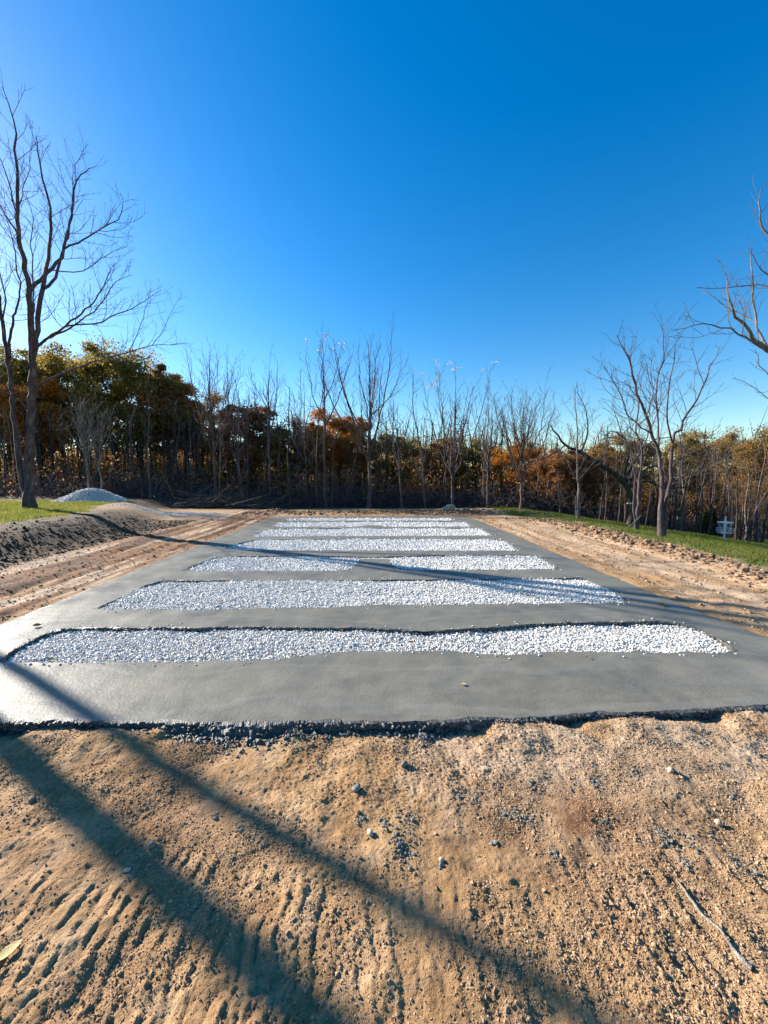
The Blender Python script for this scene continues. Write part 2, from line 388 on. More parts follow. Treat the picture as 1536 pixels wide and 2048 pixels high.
def detail(x, y):
    x = np.asarray(x, float); y = np.asarray(y, float)
    r = np.hypot(x, y - 1)
    near = S(7, 2.2, r); mid = S(26, 8, r)
    d = 0.016 * fbm(x * 0.9, y * 0.9, 3, 3)
    d = d + mid * 0.013 * fbm(x * 5, y * 5, 3, 13)
    nb = fbm(x * 1.7, y * 1.7, 3, 61)
    rg = np.clip(0.42 + 0.55 * nb, 0.25, 1.1)
    d = d + near * rg * (0.011 * np.clip(pn(x * 13, y * 13, 21) - 0.12, 0, 1) + 0.010 * np.clip(pn(x * 31, y * 31, 22) - 0.1, 0, 1)
              + 0.0075 * np.clip(pn(x * 62, y * 62, 23), -0.2, 1) + 0.0048 * pn(x * 105, y * 105, 24))
    # crawler treads in the foreground: ridges along Y, repeated along X
    tw = x + 0.035 * pn(x * 1.5, y * 3.5, 71) + 0.016 * pn(x * 9, y * 9, 72) + 0.007 * pn(x * 34, y * 34, 76) + 0.05 * y
    ph = (tw / 0.068) % 1.0
    saw = np.where(ph < 0.80, ph / 0.80, (1 - ph) / 0.20)
    brk = S(-0.22, 0.16, pn(np.floor(tw / 0.068) * 3.7, y * 9.0, 73) + 0.45 * pn(x * 16, y * 16, 75))
    zt = (S(0.15, -0.45, x) * S(1.68, 1.36, y + 0.15 * nb) + 0.5 * S(-0.4, 0.2, x) * S(1.65, 1.25, y + 0.2 * nb) + 0.25 * S(0.6, 1.3, x) * S(1.9, 1.4, y)) 
    d = d + zt * brk * 0.0125 * (saw - 0.5) * near
    # ruts left of the slab and on the right-hand strip, along Y
    rl = S(-6.9, -6.2, x) * S(-4.05, -4.5, x)
    d = d + rl * 0.045 * fbm(x * 2.6, y * 0.25, 4, 47)
    rr = S(4.05, 4.5, x) * S(6.4, 5.8, x)
    d = d + rr * (0.028 * fbm(x * 2.3, y * 0.22, 4, 49) )
    # tread prints on the right strip: ridges across, repeated along Y
    ph2 = ((y + 0.03 * pn(x * 3, y * 3, 77)) / 0.11) % 1.0
    d = d + S(4.4, 4.9, x) * S(6.3, 5.8, x) * S(3.5, 4.5, y) * S(9, 7.5, y) * 0.02 * (np.abs(ph2 - 0.5) - 0.25) * S(-0.2, 0.2, pn(x * 1.7, y * 1.7, 78))
    # clods on bank, berm and far windrow
    bk = S(-6.3, -7.0, x) * S(-9.6, -8.9, x + 0.10 * np.clip(y - 8, 0, 20)) * S(16, 13, y)
    bm = np.exp(-((x - berm_x(y)) / 0.55) ** 2) * S(17, 13, y)
    wd = np.exp(-((y - 18.2) / 0.9) ** 2) * S(-6.5, -4, x) * S(8, 6, x)
    d = d + np.clip(bk * 0.5 + bm * 0.9 + wd * 0.6, 0, 1.2) * (0.07 * np.clip(pn(x * 3.2, y * 3.2, 81), -0.1, 1) + 0.045 * np.clip(pn(x * 7.5, y * 7.5, 82), -0.1, 1))
    # undercut trench right at the torn front edge of the slab
    tr = np.exp(-((y - 2.46) / 0.07) ** 2) * S(4.3, 4.0, np.abs(x)) * (0.5 + 0.8 * pn(x * 2.2, 4.4, 91))
    d = d - 0.035 * np.clip(tr, 0, 1)
    inside = S(4.10, 3.9, np.abs(x + 0.05)) * S(2.5, 2.75, y) * S(16.6, 16.3, y)
    fr = S(2.05, 2.42, y) * S(2.62, 2.50, y) * S(4.6, 4.0, np.abs(x))
    d = d + fr * 0.040 * S(-0.25, 0.35, pn(x * 1.25, 7.7, 93) + 0.4 * pn(x * 5, y * 5, 94))
    return d * (1 - inside)

def gz(x, y):
    return macro(x, y) + detail(x, y)

def lines(core0, core1, step, lo, hi, grow=1.07, mx=20):
    a = list(np.arange(core0, core1, step))
    s = step; v = a[-1]
    while v < hi:
        s = min(s * grow, mx); v += s; a.append(v)
    b = []; s = step; v = a[0]
    while v > lo:
        s = min(s * grow, mx); v -= s; b.append(v)
    return np.array(b[::-1] + a)

gx_l = lines(-2.6, 2.6, 0.0075, -420, 420, 1.022)
gy_l = lines(0.75, 2.62, 0.0068, -60, 600, 1.022)
GX, GY = np.meshgrid(gx_l, gy_l)
nx, ny = len(gx_l), len(gy_l)
vx = GX.ravel(); vy = GY.ravel()
vz = gz(vx, vy)
ii = np.arange(nx * ny).reshape(ny, nx)
gf = np.stack([ii[:-1, :-1], ii[:-1, 1:], ii[1:, 1:], ii[1:, :-1]], -1).reshape(-1, 4)
g_me = mesh_np('ground', np.stack([vx, vy, vz], 1), gf, M['ground'], True, zones(vx, vy))
link('ground', g_me, kind='structure', label='bare tan and reddish earth around the slab, grassy at both sides')

# ------------------------------------------------------------------ slab with seven gravel openings
rng = np.random.default_rng(7)

def densify(poly, step, amp, freq, seed):
    """closed polygon -> evenly spaced points with a noisy offset"""
    P = np.array(poly, float); out = []
    for i in range(len(P)):
        a, b = P[i], P[(i + 1) % len(P)]
        n = max(1, int(np.linalg.norm(b - a) / (0.011 if max(a[1], b[1]) < 2.7 else step)))
        t = np.arange(n)[:, None] / n
        out.append(a + (b - a) * t)
    Q = np.concatenate(out)
    s = np.cumsum(np.linalg.norm(np.diff(Q, axis=0, prepend=Q[:1]), axis=1))
    T = np.roll(Q, -1, 0) - np.roll(Q, 1, 0)
    T /= np.linalg.norm(T, axis=1)[:, None] + 1e-9
    N = np.stack([T[:, 1], -T[:, 0]], 1)
    k = amp * (fbm(s * freq, s * 0 + seed * 3.7, 6, seed, 0.62))
    return Q + N * k[:, None]

outer = [(-4.10, 2.50), (-3.2, 2.50), (-2.47, 2.50), (-1.48, 2.475), (-0.7, 2.44), (0.05, 2.425), (0.8, 2.43), (1.56, 2.465), (2.8, 2.52), (4.00, 2.56),
         (3.96, 3.61), (3.92, 5.31), (3.93, 7.6), (4.02, 10.73), (4.02, 13.5), (4.01, 16.52), (0, 16.45), (-4.20, 16.36),
         (-4.15, 13.5), (-4.16, 10.5), (-4.16, 7.75), (-4.11, 5.81), (-4.09, 4.22)]
rows_px = [
    [(-18, 1328), (180, 1325), (420, 1322), (560, 1318), (640, 1309), (720, 1303), (900, 1300), (960, 1309), (1040, 1308), (1100, 1305), (1300, 1305), (1482, 1304),
     (1425, 1268), (1390, 1252), (1345, 1243), (1200, 1242), (1100, 1246), (960, 1256), (850, 1262), (720, 1256), (600, 1254), (450, 1254), (300, 1253), (190, 1254), (105, 1258), (45, 1286)],
    [(185, 1219), (400, 1218), (640, 1216), (700, 1213), (760, 1210), (1000, 1207), (1265, 1205), (1215, 1178), (1165, 1155), (1050, 1157), (900, 1159), (700, 1160), (480, 1160), (330, 1160), (296, 1168)],
    [(358, 1143), (520, 1142), (700, 1141), (710, 1131), (722, 1118.5), (775, 1118), (784, 1129), (800, 1140), (960, 1139), (1121, 1138), (1075, 1111), (900, 1110), (791, 1112), (745, 1115), (712, 1113), (600, 1111), (436, 1112)],
    [(440, 1099), (700, 1101), (1040, 1101), (1004, 1078), (760, 1077), (505, 1079)],
    [(500, 1073), (740, 1072), (986, 1071), (962, 1057), (740, 1056), (536, 1058)],
    [(543, 1054), (720, 1053.5), (732, 1050.5), (760, 1050.5), (772, 1053.5), (944, 1053), (930, 1044), (740, 1043), (556, 1045)],
    [(566, 1041), (910, 1041), (900, 1036.5), (740, 1036), (580, 1037)],
]
rows = [[unproj(a, b) for a, b in r] for r in rows_px]

loops = [densify(outer, 0.035, 0.032, 2.2, 3)]
for i, r in enumerate(rows):
    loops.append(densify(r, 0.022 if i < 2 else 0.05, 0.034 if i == 0 else 0.026, 3.0, 11 + i))
cv = []; ce = []
for lp in loops:
    o = len(cv)
    cv += [Vector((float(a), float(b))) for a, b in lp]
    n = len(lp); ce += [(o + k, o + (k + 1) % n) for k in range(n)]
# interior points let the top undulate a little, like hand-trowelled concrete
for gx in np.arange(-4.0, 4.0, 0.16):
    for gy in np.arange(2.6, 16.4, 0.16 if True else 0.3):
        cv.append(Vector((float(gx + rng.uniform(-.03, .03)), float(gy + rng.uniform(-.03, .03)))))
res = delaunay_2d_cdt(cv, ce, [], 0, 1e-5)
rv, rf = np.array([(v.x, v.y) for v in res[0]]), res[2]
tri = np.array([f for f in rf if len(f) == 3], dtype=np.int32)
cen = rv[tri].mean(1)

def inside_poly(P, pts):
    x, y = pts[:, 0], pts[:, 1]; r = np.zeros(len(pts), bool)
    A = P; B = np.roll(P, -1, 0)
    for (ax, ay), (bx, by) in zip(A, B):
        c = ((ay > y) != (by > y))
        if not c.any(): continue
        xi = (bx - ax) * (y - ay) / ((by - ay) if by != ay else 1e-9) + ax
        r ^= c & (x < xi)
    return r

keep = inside_poly(loops[0], cen)
for lp in loops[1:]: keep &= ~inside_poly(lp, cen)
tri = tri[keep]
a = rv[tri]; ar = (a[:, 1, 0] - a[:, 0, 0]) * (a[:, 2, 1] - a[:, 0, 1]) - (a[:, 2, 0] - a[:, 0, 0]) * (a[:, 1, 1] - a[:, 0, 1])
tri[ar < 0] = tri[ar < 0][:, ::-1]

def slab_z(x, y):
    return 0.006 * fbm(x * 0.7, y * 1.3, 3, 101) + 0.0018 * fbm(x * 4, y * 6, 3, 104)

sv = np.concatenate([rv, slab_z(rv[:, 0], rv[:, 1])[:, None]], 1)
slab = thing('concrete_slab', 'wet grey concrete foundation slab with seven openings filled with white gravel', 'slab')
link('top', mesh_np('slab_top', sv, tri, M['concrete'], True), slab)
def spill(x):
    # concrete slumped out under the front edge, most of it left of the middle
    return 0.135 * np.exp(-((x + 0.95) / 0.42) ** 2) + 0.06 * np.exp(-((x + 0.35) / 0.3) ** 2) + 0.07 * np.exp(-((x - 0.32) / 0.3) ** 2) + 0.02 * np.clip(pn(x * 2.1, 4.0, 9), 0, 1)
wv = []; wf = []
for li, lp in enumerate(loops):
    n = len(lp); T = np.roll(lp, -1, 0) - np.roll(lp, 1, 0); T /= np.linalg.norm(T, axis=1)[:, None] + 1e-9
    kk = 25 if li == 0 else 9
    T = sum(np.roll(T, q, 0) for q in range(-kk, kk + 1)); T /= np.linalg.norm(T, axis=1)[:, None] + 1e-9
    N = np.stack([T[:, 1], -T[:, 0]], 1)              # outward for the ccw outer loop
    if li: N = -N * np.sign(1)
    ctr = lp.mean(0)
    out = np.sign(((lp + N * 0.05 - ctr) ** 2).sum(1) - ((lp - ctr) ** 2).sum(1)).mean()
    N = N * (1 if out > 0 else -1)
    if li: N = -N                                      # openings: walls lean into the opening
    s = np.concatenate([[0], np.cumsum(np.linalg.norm(np.diff(lp, axis=0), axis=1))])
    depth = 0.16
    R = 13; base = len(wv)
    sp = spill(lp[:, 0]) * (lp[:, 1] < 2.75) if li == 0 else np.zeros(n)
    rough = 0.016 if li == 0 else 0.010
    for k in range(R):
        f = (k / (R - 1)) ** 1.6
        if k == 0:
            off = np.zeros(n)
        else:
            off = sp * f ** 0.8 + (0.012 if li == 0 else 0.006) + rough * 1.5 * np.abs(fbm(s * 17, s * 0 + f * 4.5, 3, 120 + li, 0.65)) + rough * fbm(s * 3, s * 0 + f * 2, 2, 140 + li)
            off = np.clip(off, -0.02, 0.2)
        ws = 1.0 if k > 1 else 0.7 * k; lps = sum(np.roll(lp, q, 0) for q in range(-kk, kk + 1)) / (2 * kk + 1)
        p = lp * (1 - ws) + lps * ws + N * off[:, None]
        z = slab_z(lp[:, 0], lp[:, 1]) - depth * f
        if k: z = z - 0.010 * np.abs(fbm(s * 11, s * 0 + 3.3 + k, 3, 5)) + (0.05 * sp / 0.1) * 0
        wv += list(np.concatenate([p, z[:, None]], 1))
    idx = np.arange(n)
    for k in range(R - 1):
        a0 = base + k * n + idx; b0 = base + k * n + (idx + 1) % n
        wf += list(np.stack([a0, b0, b0 + n, a0 + n], 1))
link('side_face', mesh_np('slab_side', np.array(wv), np.array(wf), M['rough'], False), slab)

# ------------------------------------------------------------------ scattered stones
t_ = (1 + 5 ** 0.5) / 2
ICO_V = np.array([(-1, t_, 0), (1, t_, 0), (-1, -t_, 0), (1, -t_, 0), (0, -1, t_), (0, 1, t_), (0, -1, -t_), (0, 1, -t_), (t_, 0, -1), (t_, 0, 1), (-t_, 0, -1), (-t_, 0, 1)]) / math.sqrt(1 + t_ * t_)
ICO_F = np.array([(0, 11, 5), (0, 5, 1), (0, 1, 7), (0, 7, 10), (0, 10, 11), (1, 5, 9), (5, 11, 4), (11, 10, 2), (10, 7, 6), (7, 1, 8), (3, 9, 4), (3, 4, 2), (3, 2, 6), (3, 6, 8), (3, 8, 9), (4, 9, 5), (2, 4, 11), (6, 2, 10), (8, 6, 7), (9, 8, 1)])

def subdiv(V, F):
    V = [tuple(v) for v in V]; c = {}; out = []
    def mid(i, j):
        k = (min(i, j), max(i, j))
        if k not in c:
            m = (np.array(V[i]) + np.array(V[j])) / 2; V.append(tuple(m / np.linalg.norm(m))); c[k] = len(V) - 1
        return c[k]
    for a, b, d in F:
        x, y, z = mid(a, b), mid(b, d), mid(d, a)
        out += [(a, x, z), (b, y, x), (d, z, y), (x, y, z)]
    return np.array(V), np.array(out)
ICO1_V, ICO1_F = subdiv(ICO_V, ICO_F)

OCT_V = np.array([(1, 0, 0), (-1, 0, 0), (0, 1, 0), (0, -1, 0), (0, 0, 1), (0, 0, -1)], float)
OCT_F = np.array([(0, 2, 4), (2, 1, 4), (1, 3, 4), (3, 0, 4), (2, 0, 5), (1, 2, 5), (3, 1, 5), (0, 3, 5)])

def stones(P, size, mat, name, seed=0, jit=0.22, flat=(0.55, 0.95), smooth=False, fine=False, octa=False):
    """P (n,3) centres, size (n,) radii -> one mesh"""
    r = np.random.default_rng(seed); n = len(P)
    BV, BF = (OCT_V, OCT_F) if octa else (ICO1_V, ICO1_F) if fine else (ICO_V, ICO_F)
    k = len(BV)
    V = np.broadcast_to(BV, (n, k, 3)).copy()
    V *= (1 + r.uniform(-jit, jit, (n, k, 1)))
    V *= np.stack([r.uniform(0.75, 1.35, n), r.uniform(0.75, 1.1, n), r.uniform(flat[0], flat[1], n)], 1)[:, None, :]
    # random tilt then spin
    ax, bz = r.uniform(-0.7, 0.7, n), r.uniform(0, 2 * np.pi, n)
    c, s = np.cos(ax)[:, None], np.sin(ax)[:, None]
    y, z = V[:, :, 1] * c - V[:, :, 2] * s, V[:, :, 1] * s + V[:, :, 2] * c
    V[:, :, 1], V[:, :, 2] = y, z
    c, s = np.cos(bz)[:, None], np.sin(bz)[:, None]
    x, y = V[:, :, 0] * c - V[:, :, 1] * s, V[:, :, 0] * s + V[:, :, 1] * c
    V[:, :, 0], V[:, :, 1] = x, y
    V = V * np.asarray(size)[:, None, None] + np.asarray(P)[:, None, :]
    F = (BF[None] + (np.arange(n) * k)[:, None, None]).reshape(-1, 3)
    return mesh_np(name, V.reshape(-1, 3), F, mat, smooth, {'tint': np.repeat(r.uniform(0, 1, n), k)})

def pts_in(poly, spacing, r):
    P = np.array(poly); lo, hi = P.min(0), P.max(0)
    gx = np.arange(lo[0], hi[0], spacing); gy = np.arange(lo[1], hi[1], spacing)
    X, Y = np.meshgrid(gx, gy); q = np.stack([X.ravel(), Y.ravel()], 1)
    q += r.uniform(-0.5, 0.5, q.shape) * spacing
    return q[inside_poly(P, q)]

def stray(lp, r, m, spacing):
    k = r.integers(0, len(lp), m); c = lp.mean(0)
    d = lp[k] - c; d /= np.linalg.norm(d, axis=1)[:, None]
    q = lp[k] + np.stack([r.normal(0, .03, m), np.sign(d[:, 1]) * np.abs(r.normal(0, .05, m))], 1)
    return q
strip_words = ['nearest', 'second nearest', 'third nearest, pinched by a concrete tab in the middle', 'fourth nearest', 'fifth nearest', 'sixth nearest', 'farthest and thinnest']
spc = [0.0150, 0.0170, 0.0215, 0.026, 0.030, 0.036, 0.040]
def strip_z(x, y, i):
    return -0.030 + 0.016 * fbm(x * 1.2, y * 1.6, 3, 200 + i) + (0.008 if i else -0.008)
for i in range(7):
    r = np.random.default_rng(300 + i)
    lp = loops[i + 1]
    q = pts_in(lp, spc[i], r)
    z = strip_z(q[:, 0], q[:, 1], i) + r.normal(0, 0.006, len(q))
    rad = spc[i] * np.clip(np.exp(r.normal(math.log(0.62), 0.28, len(q))), 0.3, 1.15)
    m = 130 if i < 3 else 60
    qs = stray(lp, r, m, spc[i]); rs_ = spc[i] * r.uniform(.3, .7, m)
    q = np.concatenate([q, qs]); z = np.concatenate([z, slab_z(qs[:, 0], qs[:, 1]) + rs_ * .4]); rad = np.concatenate([rad, rs_])
    big = r.random(len(q)) < 0.06
    rad[big] *= 1.35
    o = link('gravel_strip', stones(np.concatenate([q, z[:, None]], 1), rad, M['gravel'], 'gravel_strip', 310 + i), None, None,
             'white crushed gravel filling the %s opening of the slab' % strip_words[i], 'gravel', 'gravel strips in the slab', 'stuff')
    # bed under the stones, tucked beneath the walls
    bq = pts_in(lp, 0.12, r)
    bc = [Vector((float(a), float(b))) for a, b in (lp - lp.mean(0)) * 1.004 + lp.mean(0)]
    n = len(bc)
    rs = delaunay_2d_cdt(bc + [Vector((float(a), float(b))) for a, b in bq], [(k, (k + 1) % n) for k in range(n)], [], 1, 1e-5)
    bv = np.array([(v.x, v.y, float(strip_z(v.x, v.y, i)) - 0.006) for v in rs[0]])
    link('bed', mesh_np('gravel_bed', bv, np.array([f for f in rs[2] if len(f) == 3]), M['gravel_base'], True), o)

# torn concrete lumps along the front edge and round the nearest opening
r = np.random.default_rng(17)
P = []; R_ = []
lp = loops[0]; fr = lp[(lp[:, 1] < 2.62)]
for (x, y) in fr:
    w = float(spill(np.array([x]))[0]) + 0.012
    for _ in range(int(1 + 26 * w + r.random())):
        o = abs(r.normal(0, w * 0.7)) + 0.004
        P.append((x + r.uniform(-.02, .02), y - o - 0.012, max(-0.02 - 0.11 * min(1, (o / w) ** 1.2) + r.uniform(-.012, .008), -0.17)))
        R_.append(float(np.clip(np.exp(r.normal(math.log(0.0065), 0.5)), 0.003, 0.016)))
for (x, y) in fr[::1]:
    w = float(spill(np.array([x]))[0])
    for _ in range(1 + int(r.random() < 0.5) + (2 if w > 0.05 else 0)):
        f = r.random()
        P.append((x + r.uniform(-.012, .012), y - w * f ** 0.8 - 0.014 - r.uniform(0, 0.014), -0.012 - 0.13 * f))
        R_.append(float(np.clip(np.exp(r.normal(math.log(0.0085), 0.45)), 0.004, 0.019)))
P = np.array(P); gzz = gz(P[:, 0], P[:, 1]); P[:, 2] = np.maximum(P[:, 2], gzz + 0.002)
hole = loops[1]
P2 = []
for (x, y) in hole:
    front = y < 3.55
    if r.random() < (0.55 if front else 0.9) * (1 if float(pn(x * 2.3, y, 150)) > -0.15 else 0.15):
        for _ in range(4):
            oy = r.uniform(0.0, 0.03) + (0.05 * math.exp(-((x + 0.45) / 0.35) ** 2) * r.random() if front else 0)
            P2.append((x + r.uniform(-.02, .02), y + (oy if front else -oy), -0.012 - 0.025 * r.random()))
            R_.append(r.uniform(0.004, 0.011))
P = np.concatenate([P, np.array(P2)])
link('torn_edge', stones(P, np.array(R_), M['rough'], 'torn_edge', 18, 0.35), slab)

# ------------------------------------------------------------------ loose soil, crumbs and single stones in the foreground
r = np.random.default_rng(23)
n = 290000
yy = 0.85 + (2.50 - 0.85) * r.random(n) ** 0.9
xx = r.uniform(-1, 1, n) * (0.25 + 1.02 * yy)
dens = fbm(xx * 2.2, yy * 2.2, 3, 160)
dens = dens + 0.55 * S(0.2, 1.2, xx) - 0.10 * S(-0.2, -0.9, xx) * S(1.6, 1.2, yy)
k = r.random(n) < np.clip(0.24 + 0.62 * dens, 0.04, 0.85)
xx, yy = xx[k], yy[k]; n = len(xx)
sz = np.clip(np.exp(r.normal(math.log(0.0023), 0.50, n)), 0.0012, 0.011)
zz = gz(xx, yy) + sz * 0.1
link('soil_crumbs', stones(np.stack([xx, yy, zz], 1), sz, M['crumbs'], 'soil_crumbs', 24, 0.3, octa=True), None, None,
     'loose crumbs of tan soil strewn over the foreground dirt', 'soil crumbs', None, 'stuff')

cl = [(850, 1492, 14), (812, 1660, 16), (800, 1700, 16), (770, 1660, 10), (808, 1725, 14), (720, 1655, 8), (1010, 1640, 10), (1030, 1645, 13), (1062, 1653, 10), (920, 1610, 6), (950, 1605, 6),
      (1380, 1705, 13), (1330, 1700, 10), (1400, 1500, 10), (1450, 1490, 14), (1500, 1515, 12), (1480, 1455, 8), (1490, 1750, 12), (1270, 1560, 10), (1190, 1580, 8), (1310, 1680, 7), (1110, 1730, 7), (715, 1595, 8), (430, 1645, 6), (480, 1675, 6), (990, 1700, 5), (1370, 1745, 8), (640, 1540, 6), (1060, 1580, 8), (880, 1745, 4), (1460, 1600, 9), (930, 1470, 12), (1210, 1660, 9)]
P = []
for (a, b, m) in cl:
    cx, cy = unproj(a, b, -0.09)
    for _ in range(m * 5):
        P.append((cx + r.normal(0, 0.0016 * m), cy + r.normal(0, 0.0021 * m)))
P = np.array(P); sz = np.clip(np.exp(r.normal(math.log(0.0034), 0.5, len(P))), 0.0017, 0.010)
link('concrete_crumbs', stones(np.stack([P[:, 0], P[:, 1], gz(P[:, 0], P[:, 1]) + sz * 0.35], 1), sz, M['ccrumb'], 'concrete_crumbs', 25, 0.35), None, None,
     'grey splashes and crumbs of concrete dropped on the foreground dirt', 'concrete crumbs', None, 'stuff')

# clods on bank, berm and windrow
def clods(name, label, cat, xs, ys, lo, hi, mat, seed):
    rr = np.random.default_rng(seed)
    s = np.clip(np.exp(rr.normal(math.log(lo), 0.55, len(xs))), lo * 0.4, hi)
    link(name, stones(np.stack([xs, ys, gz(xs, ys) + s * 0.2], 1), s, mat, name, seed + 1, 0.28), None, None, label, cat, None, 'stuff')
n = 3400; ys = np.where(r.random(n) < 0.4, r.normal(10.2, 1.2, n), r.uniform(3, 15.5, n)); xs = berm_x(ys) + r.normal(-0.02, 0.26, n)
clods('berm_clods', 'tan clods of dug earth along the low ridge beside the right-hand grass', 'dirt clods', xs, ys, 0.020, 0.075, M['clods'], 41)
n = 7000; ys = r.uniform(3, 15, n); xs = -6.7 - np.abs(r.normal(0, 1.1, n)); k = xs > -9.4; xs, ys = xs[k], ys[k]
clods('bank_clods', 'dark clods of turned soil on the bank below the left grass', 'dirt clods', xs, ys, 0.011, 0.04, M['dclods'], 43)
n = 2600; xs = r.uniform(-6, 8, n); ys = 18.1 + r.normal(0, 0.55, n)
clods('windrow_clods', 'reddish clods of earth piled low beyond the far end of the slab', 'dirt clods', xs, ys, 0.022, 0.09, M['clods'], 45)
n = 16000; xs = np.concatenate([r.uniform(4.1, 7.0, n), r.uniform(-6.9, -4.2, n // 2)]); ys = np.concatenate([r.uniform(2.5, 16, n) ** 1.0, r.uniform(3.5, 16, n // 2)])
clods('strip_crumbs', 'small crumbs of soil on the tracked dirt strips along both sides of the slab', 'soil crumbs', xs, ys, 0.006, 0.03, M['crumbs'], 47)

def single_stone(px, py, rad, mat, label, seed, flat=(0.6, 0.8), cat='stone', name='stone', group=None):
    x, y = unproj(px, py, -0.095)
    z = float(gz(x, y))
    me = stones(np.array([[0, 0, rad * 0.45]]), np.array([rad]), mat, name, seed, 0.16, flat, True, True)
    return link(name, me, None, (x, y, z), label, cat, group)
single_stone(66, 1622, 0.018, M['pebble'], 'round grey stone alone on the left foreground dirt', 51, (0.8, 0.9))
single_stone(304, 1712, 0.016, M['pebble'], 'grey pitted stone at the lower edge of the broad tree shadow', 52)
single_stone(256, 1760, 0.013, M['pale_pebble'], 'small white stone below the broad tree shadow', 53)
single_stone(238, 1722, 0.012, M['pebble'], 'dark flat stone left of the pitted grey one', 54)
single_stone(740, 1685, 0.017, M['pale_pebble'], 'pale peach stone beside the grey concrete splashes', 55)
single_stone(883, 1740, 0.012, M['pale_pebble'], 'white chip stone on the dirt right of the concrete splashes', 56)
single_stone(808, 1548, 0.022, M['pebble'], 'dark hollow-shaded lump in the middle of the foreground dirt', 57, cat='clod', name='clod')
single_stone(712, 1600, 0.022, M['ccrumb'], 'grey mortar lump between the shadow and the concrete splashes', 58, cat='concrete lump', name='concrete_lump')
single_stone(935, 1468, 0.035, M['ccrumb'], 'grey concrete lump lying just below the slab edge', 59, cat='concrete lump', name='concrete_lump')
single_stone(1340, 1560, 0.018, M['pale_pebble'], 'tan stone in the reddish patch of dirt on the right', 60)
single_stone(1436, 1660, 0.017, M['pale_pebble'], 'peach stone among grey splashes at the right edge', 61)

# rock at the far end of the slab
x, y = unproj(922, 1029, 0.05)
rk = stones(np.array([[0, 0, 0.10], [-0.28, 0.05, 0.05]]), np.array([0.22, 0.15]), M['rock'], 'rock', 66, 0.25, (0.7, 0.8), False, True)
link('rock', rk, None, (x, 18.6, float(gz(x, 18.6))), 'pale lichened rock sitting on the dirt beyond the far slab edge', 'rock')

# fallen leaves
def leaf(px, py, z, L, rz, mat, label, curl=0.3):
    x, y = unproj(px, py, z)
    if z < -0.05: z = float(gz(x, y)) + 0.012
    vs = []; fs = []
    N = 9
    for i in range(N):
        t = i / (N - 1); w = 0.32 * math.sin(math.pi * min(1, t * 0.96 + 0.03)) ** 0.8 * (1 - 0.25 * t)
        for j in (-1, -0.5, 0, 0.5, 1):
            vs.append(((t - 0.5) * L, j * w * L, L * (curl * (j * j * w * 1.2 + 0.5 * (t - 0.5) ** 2)) + 0.003))
    for i in range(N - 1):
        for j in range(4):
            a = i * 5 + j; fs.append((a, a + 1, a + 6, a + 5))
    o = link('fallen_leaf', mesh_np('fallen_leaf', np.array(vs), np.array(fs), mat, True), None, (x, y, z + 0.002), label, 'leaf', 'leaves fallen on the slab and dirt')
    o.rotation_euler = (0, 0, rz)
leaf(74, 1253, 0.004, 0.08, 0.3, M['leaf_b'], 'curled brown leaf on the bright left margin of the slab', 0.9)
leaf(926, 1369, 0.004, 0.05, -0.3, M['leaf_y'], 'pale tan leaf on the middle of the front concrete band')
leaf(1324, 1211, 0.004, 0.10, 0.5, M['leaf_b'], 'brown leaf on the right margin of the slab', 0.7)
leaf(103, 1321, -0.015, 0.07, 0.2, M['leaf_y'], 'yellow leaf lying on gravel at the left of the nearest strip', 0.5)
leaf(823, 1286, -0.008, 0.06, 0.1, M['leaf_b'], 'tan leaf lying on gravel in the middle of the nearest strip', 0.5)
leaf(1133, 1245, -0.008, 0.06, 0.9, M['leaf_y'], 'yellow leaf at the back edge of the nearest gravel strip', 0.8)
leaf(1176, 1316, 0.004, 0.035, -0.5, M['leaf_b'], 'tiny brown leaf on concrete just below the nearest strip', 0.6)
leaf(20, 1926, -0.09, 0.075, 1.1, M['leaf_y'], 'pale yellow leaf on treaded dirt in the bottom left corner', 0.08)
leaf(703, 1451, -0.09, 0.05, 0.4, M['leaf_y'], 'yellow leaf tucked under the torn front edge of the slab', 0.8)

# ------------------------------------------------------------------ tubes, branches, leaves
def frames(P):
    T = np.gradient(P, axis=0); T /= np.linalg.norm(T, axis=1)[:, None] + 1e-12
    ref = np.array([0, 0, 1.0]) if abs(T[:, 2]).mean() < 0.8 else np.array([1.0, 0, 0])
    A = np.cross(T, ref); A /= np.linalg.norm(A, axis=1)[:, None] + 1e-12
    return A, np.cross(T, A)

class Tubes:
    def __init__(self): self.v = []; self.f = []; self.n = 0
    def add(self, P, R, sides):
        P = np.asarray(P, float); R = np.asarray(R, float)
        A, B = frames(P)
        ang = np.arange(sides) * 2 * np.pi / sides
        V = P[:, None, :] + R[:, None, None] * (A[:, None, :] * np.cos(ang)[None, :, None] + B[:, None, :] * np.sin(ang)[None, :, None])
        m = len(P)
        ids = self.n + np.arange(m * sides).reshape(m, sides)
        a, b = ids[:-1], np.roll(ids, -1, 1)[:-1]
        self.f.append(np.stack([a, b, np.roll(ids, -1, 1)[1:], ids[1:]], -1).reshape(-1, 4))
        self.v.append(V.reshape(-1, 3)); self.n += m * sides
    def mesh(self, name, mat, smooth=True):
        return mesh_np(name, np.concatenate(self.v), np.concatenate(self.f), mat, smooth)

def nrm(v): return v / (np.linalg.norm(v) + 1e-12)

def rot_about(d, ang, az):
    d = nrm(d); ref = np.array([0, 0, 1.0]) if abs(d[2]) < 0.9 else np.array([1.0, 0, 0])
    a = nrm(np.cross(d, ref)); b = np.cross(d, a)
    return nrm(d * math.cos(ang) + (a * math.cos(az) + b * math.sin(az)) * math.sin(ang))

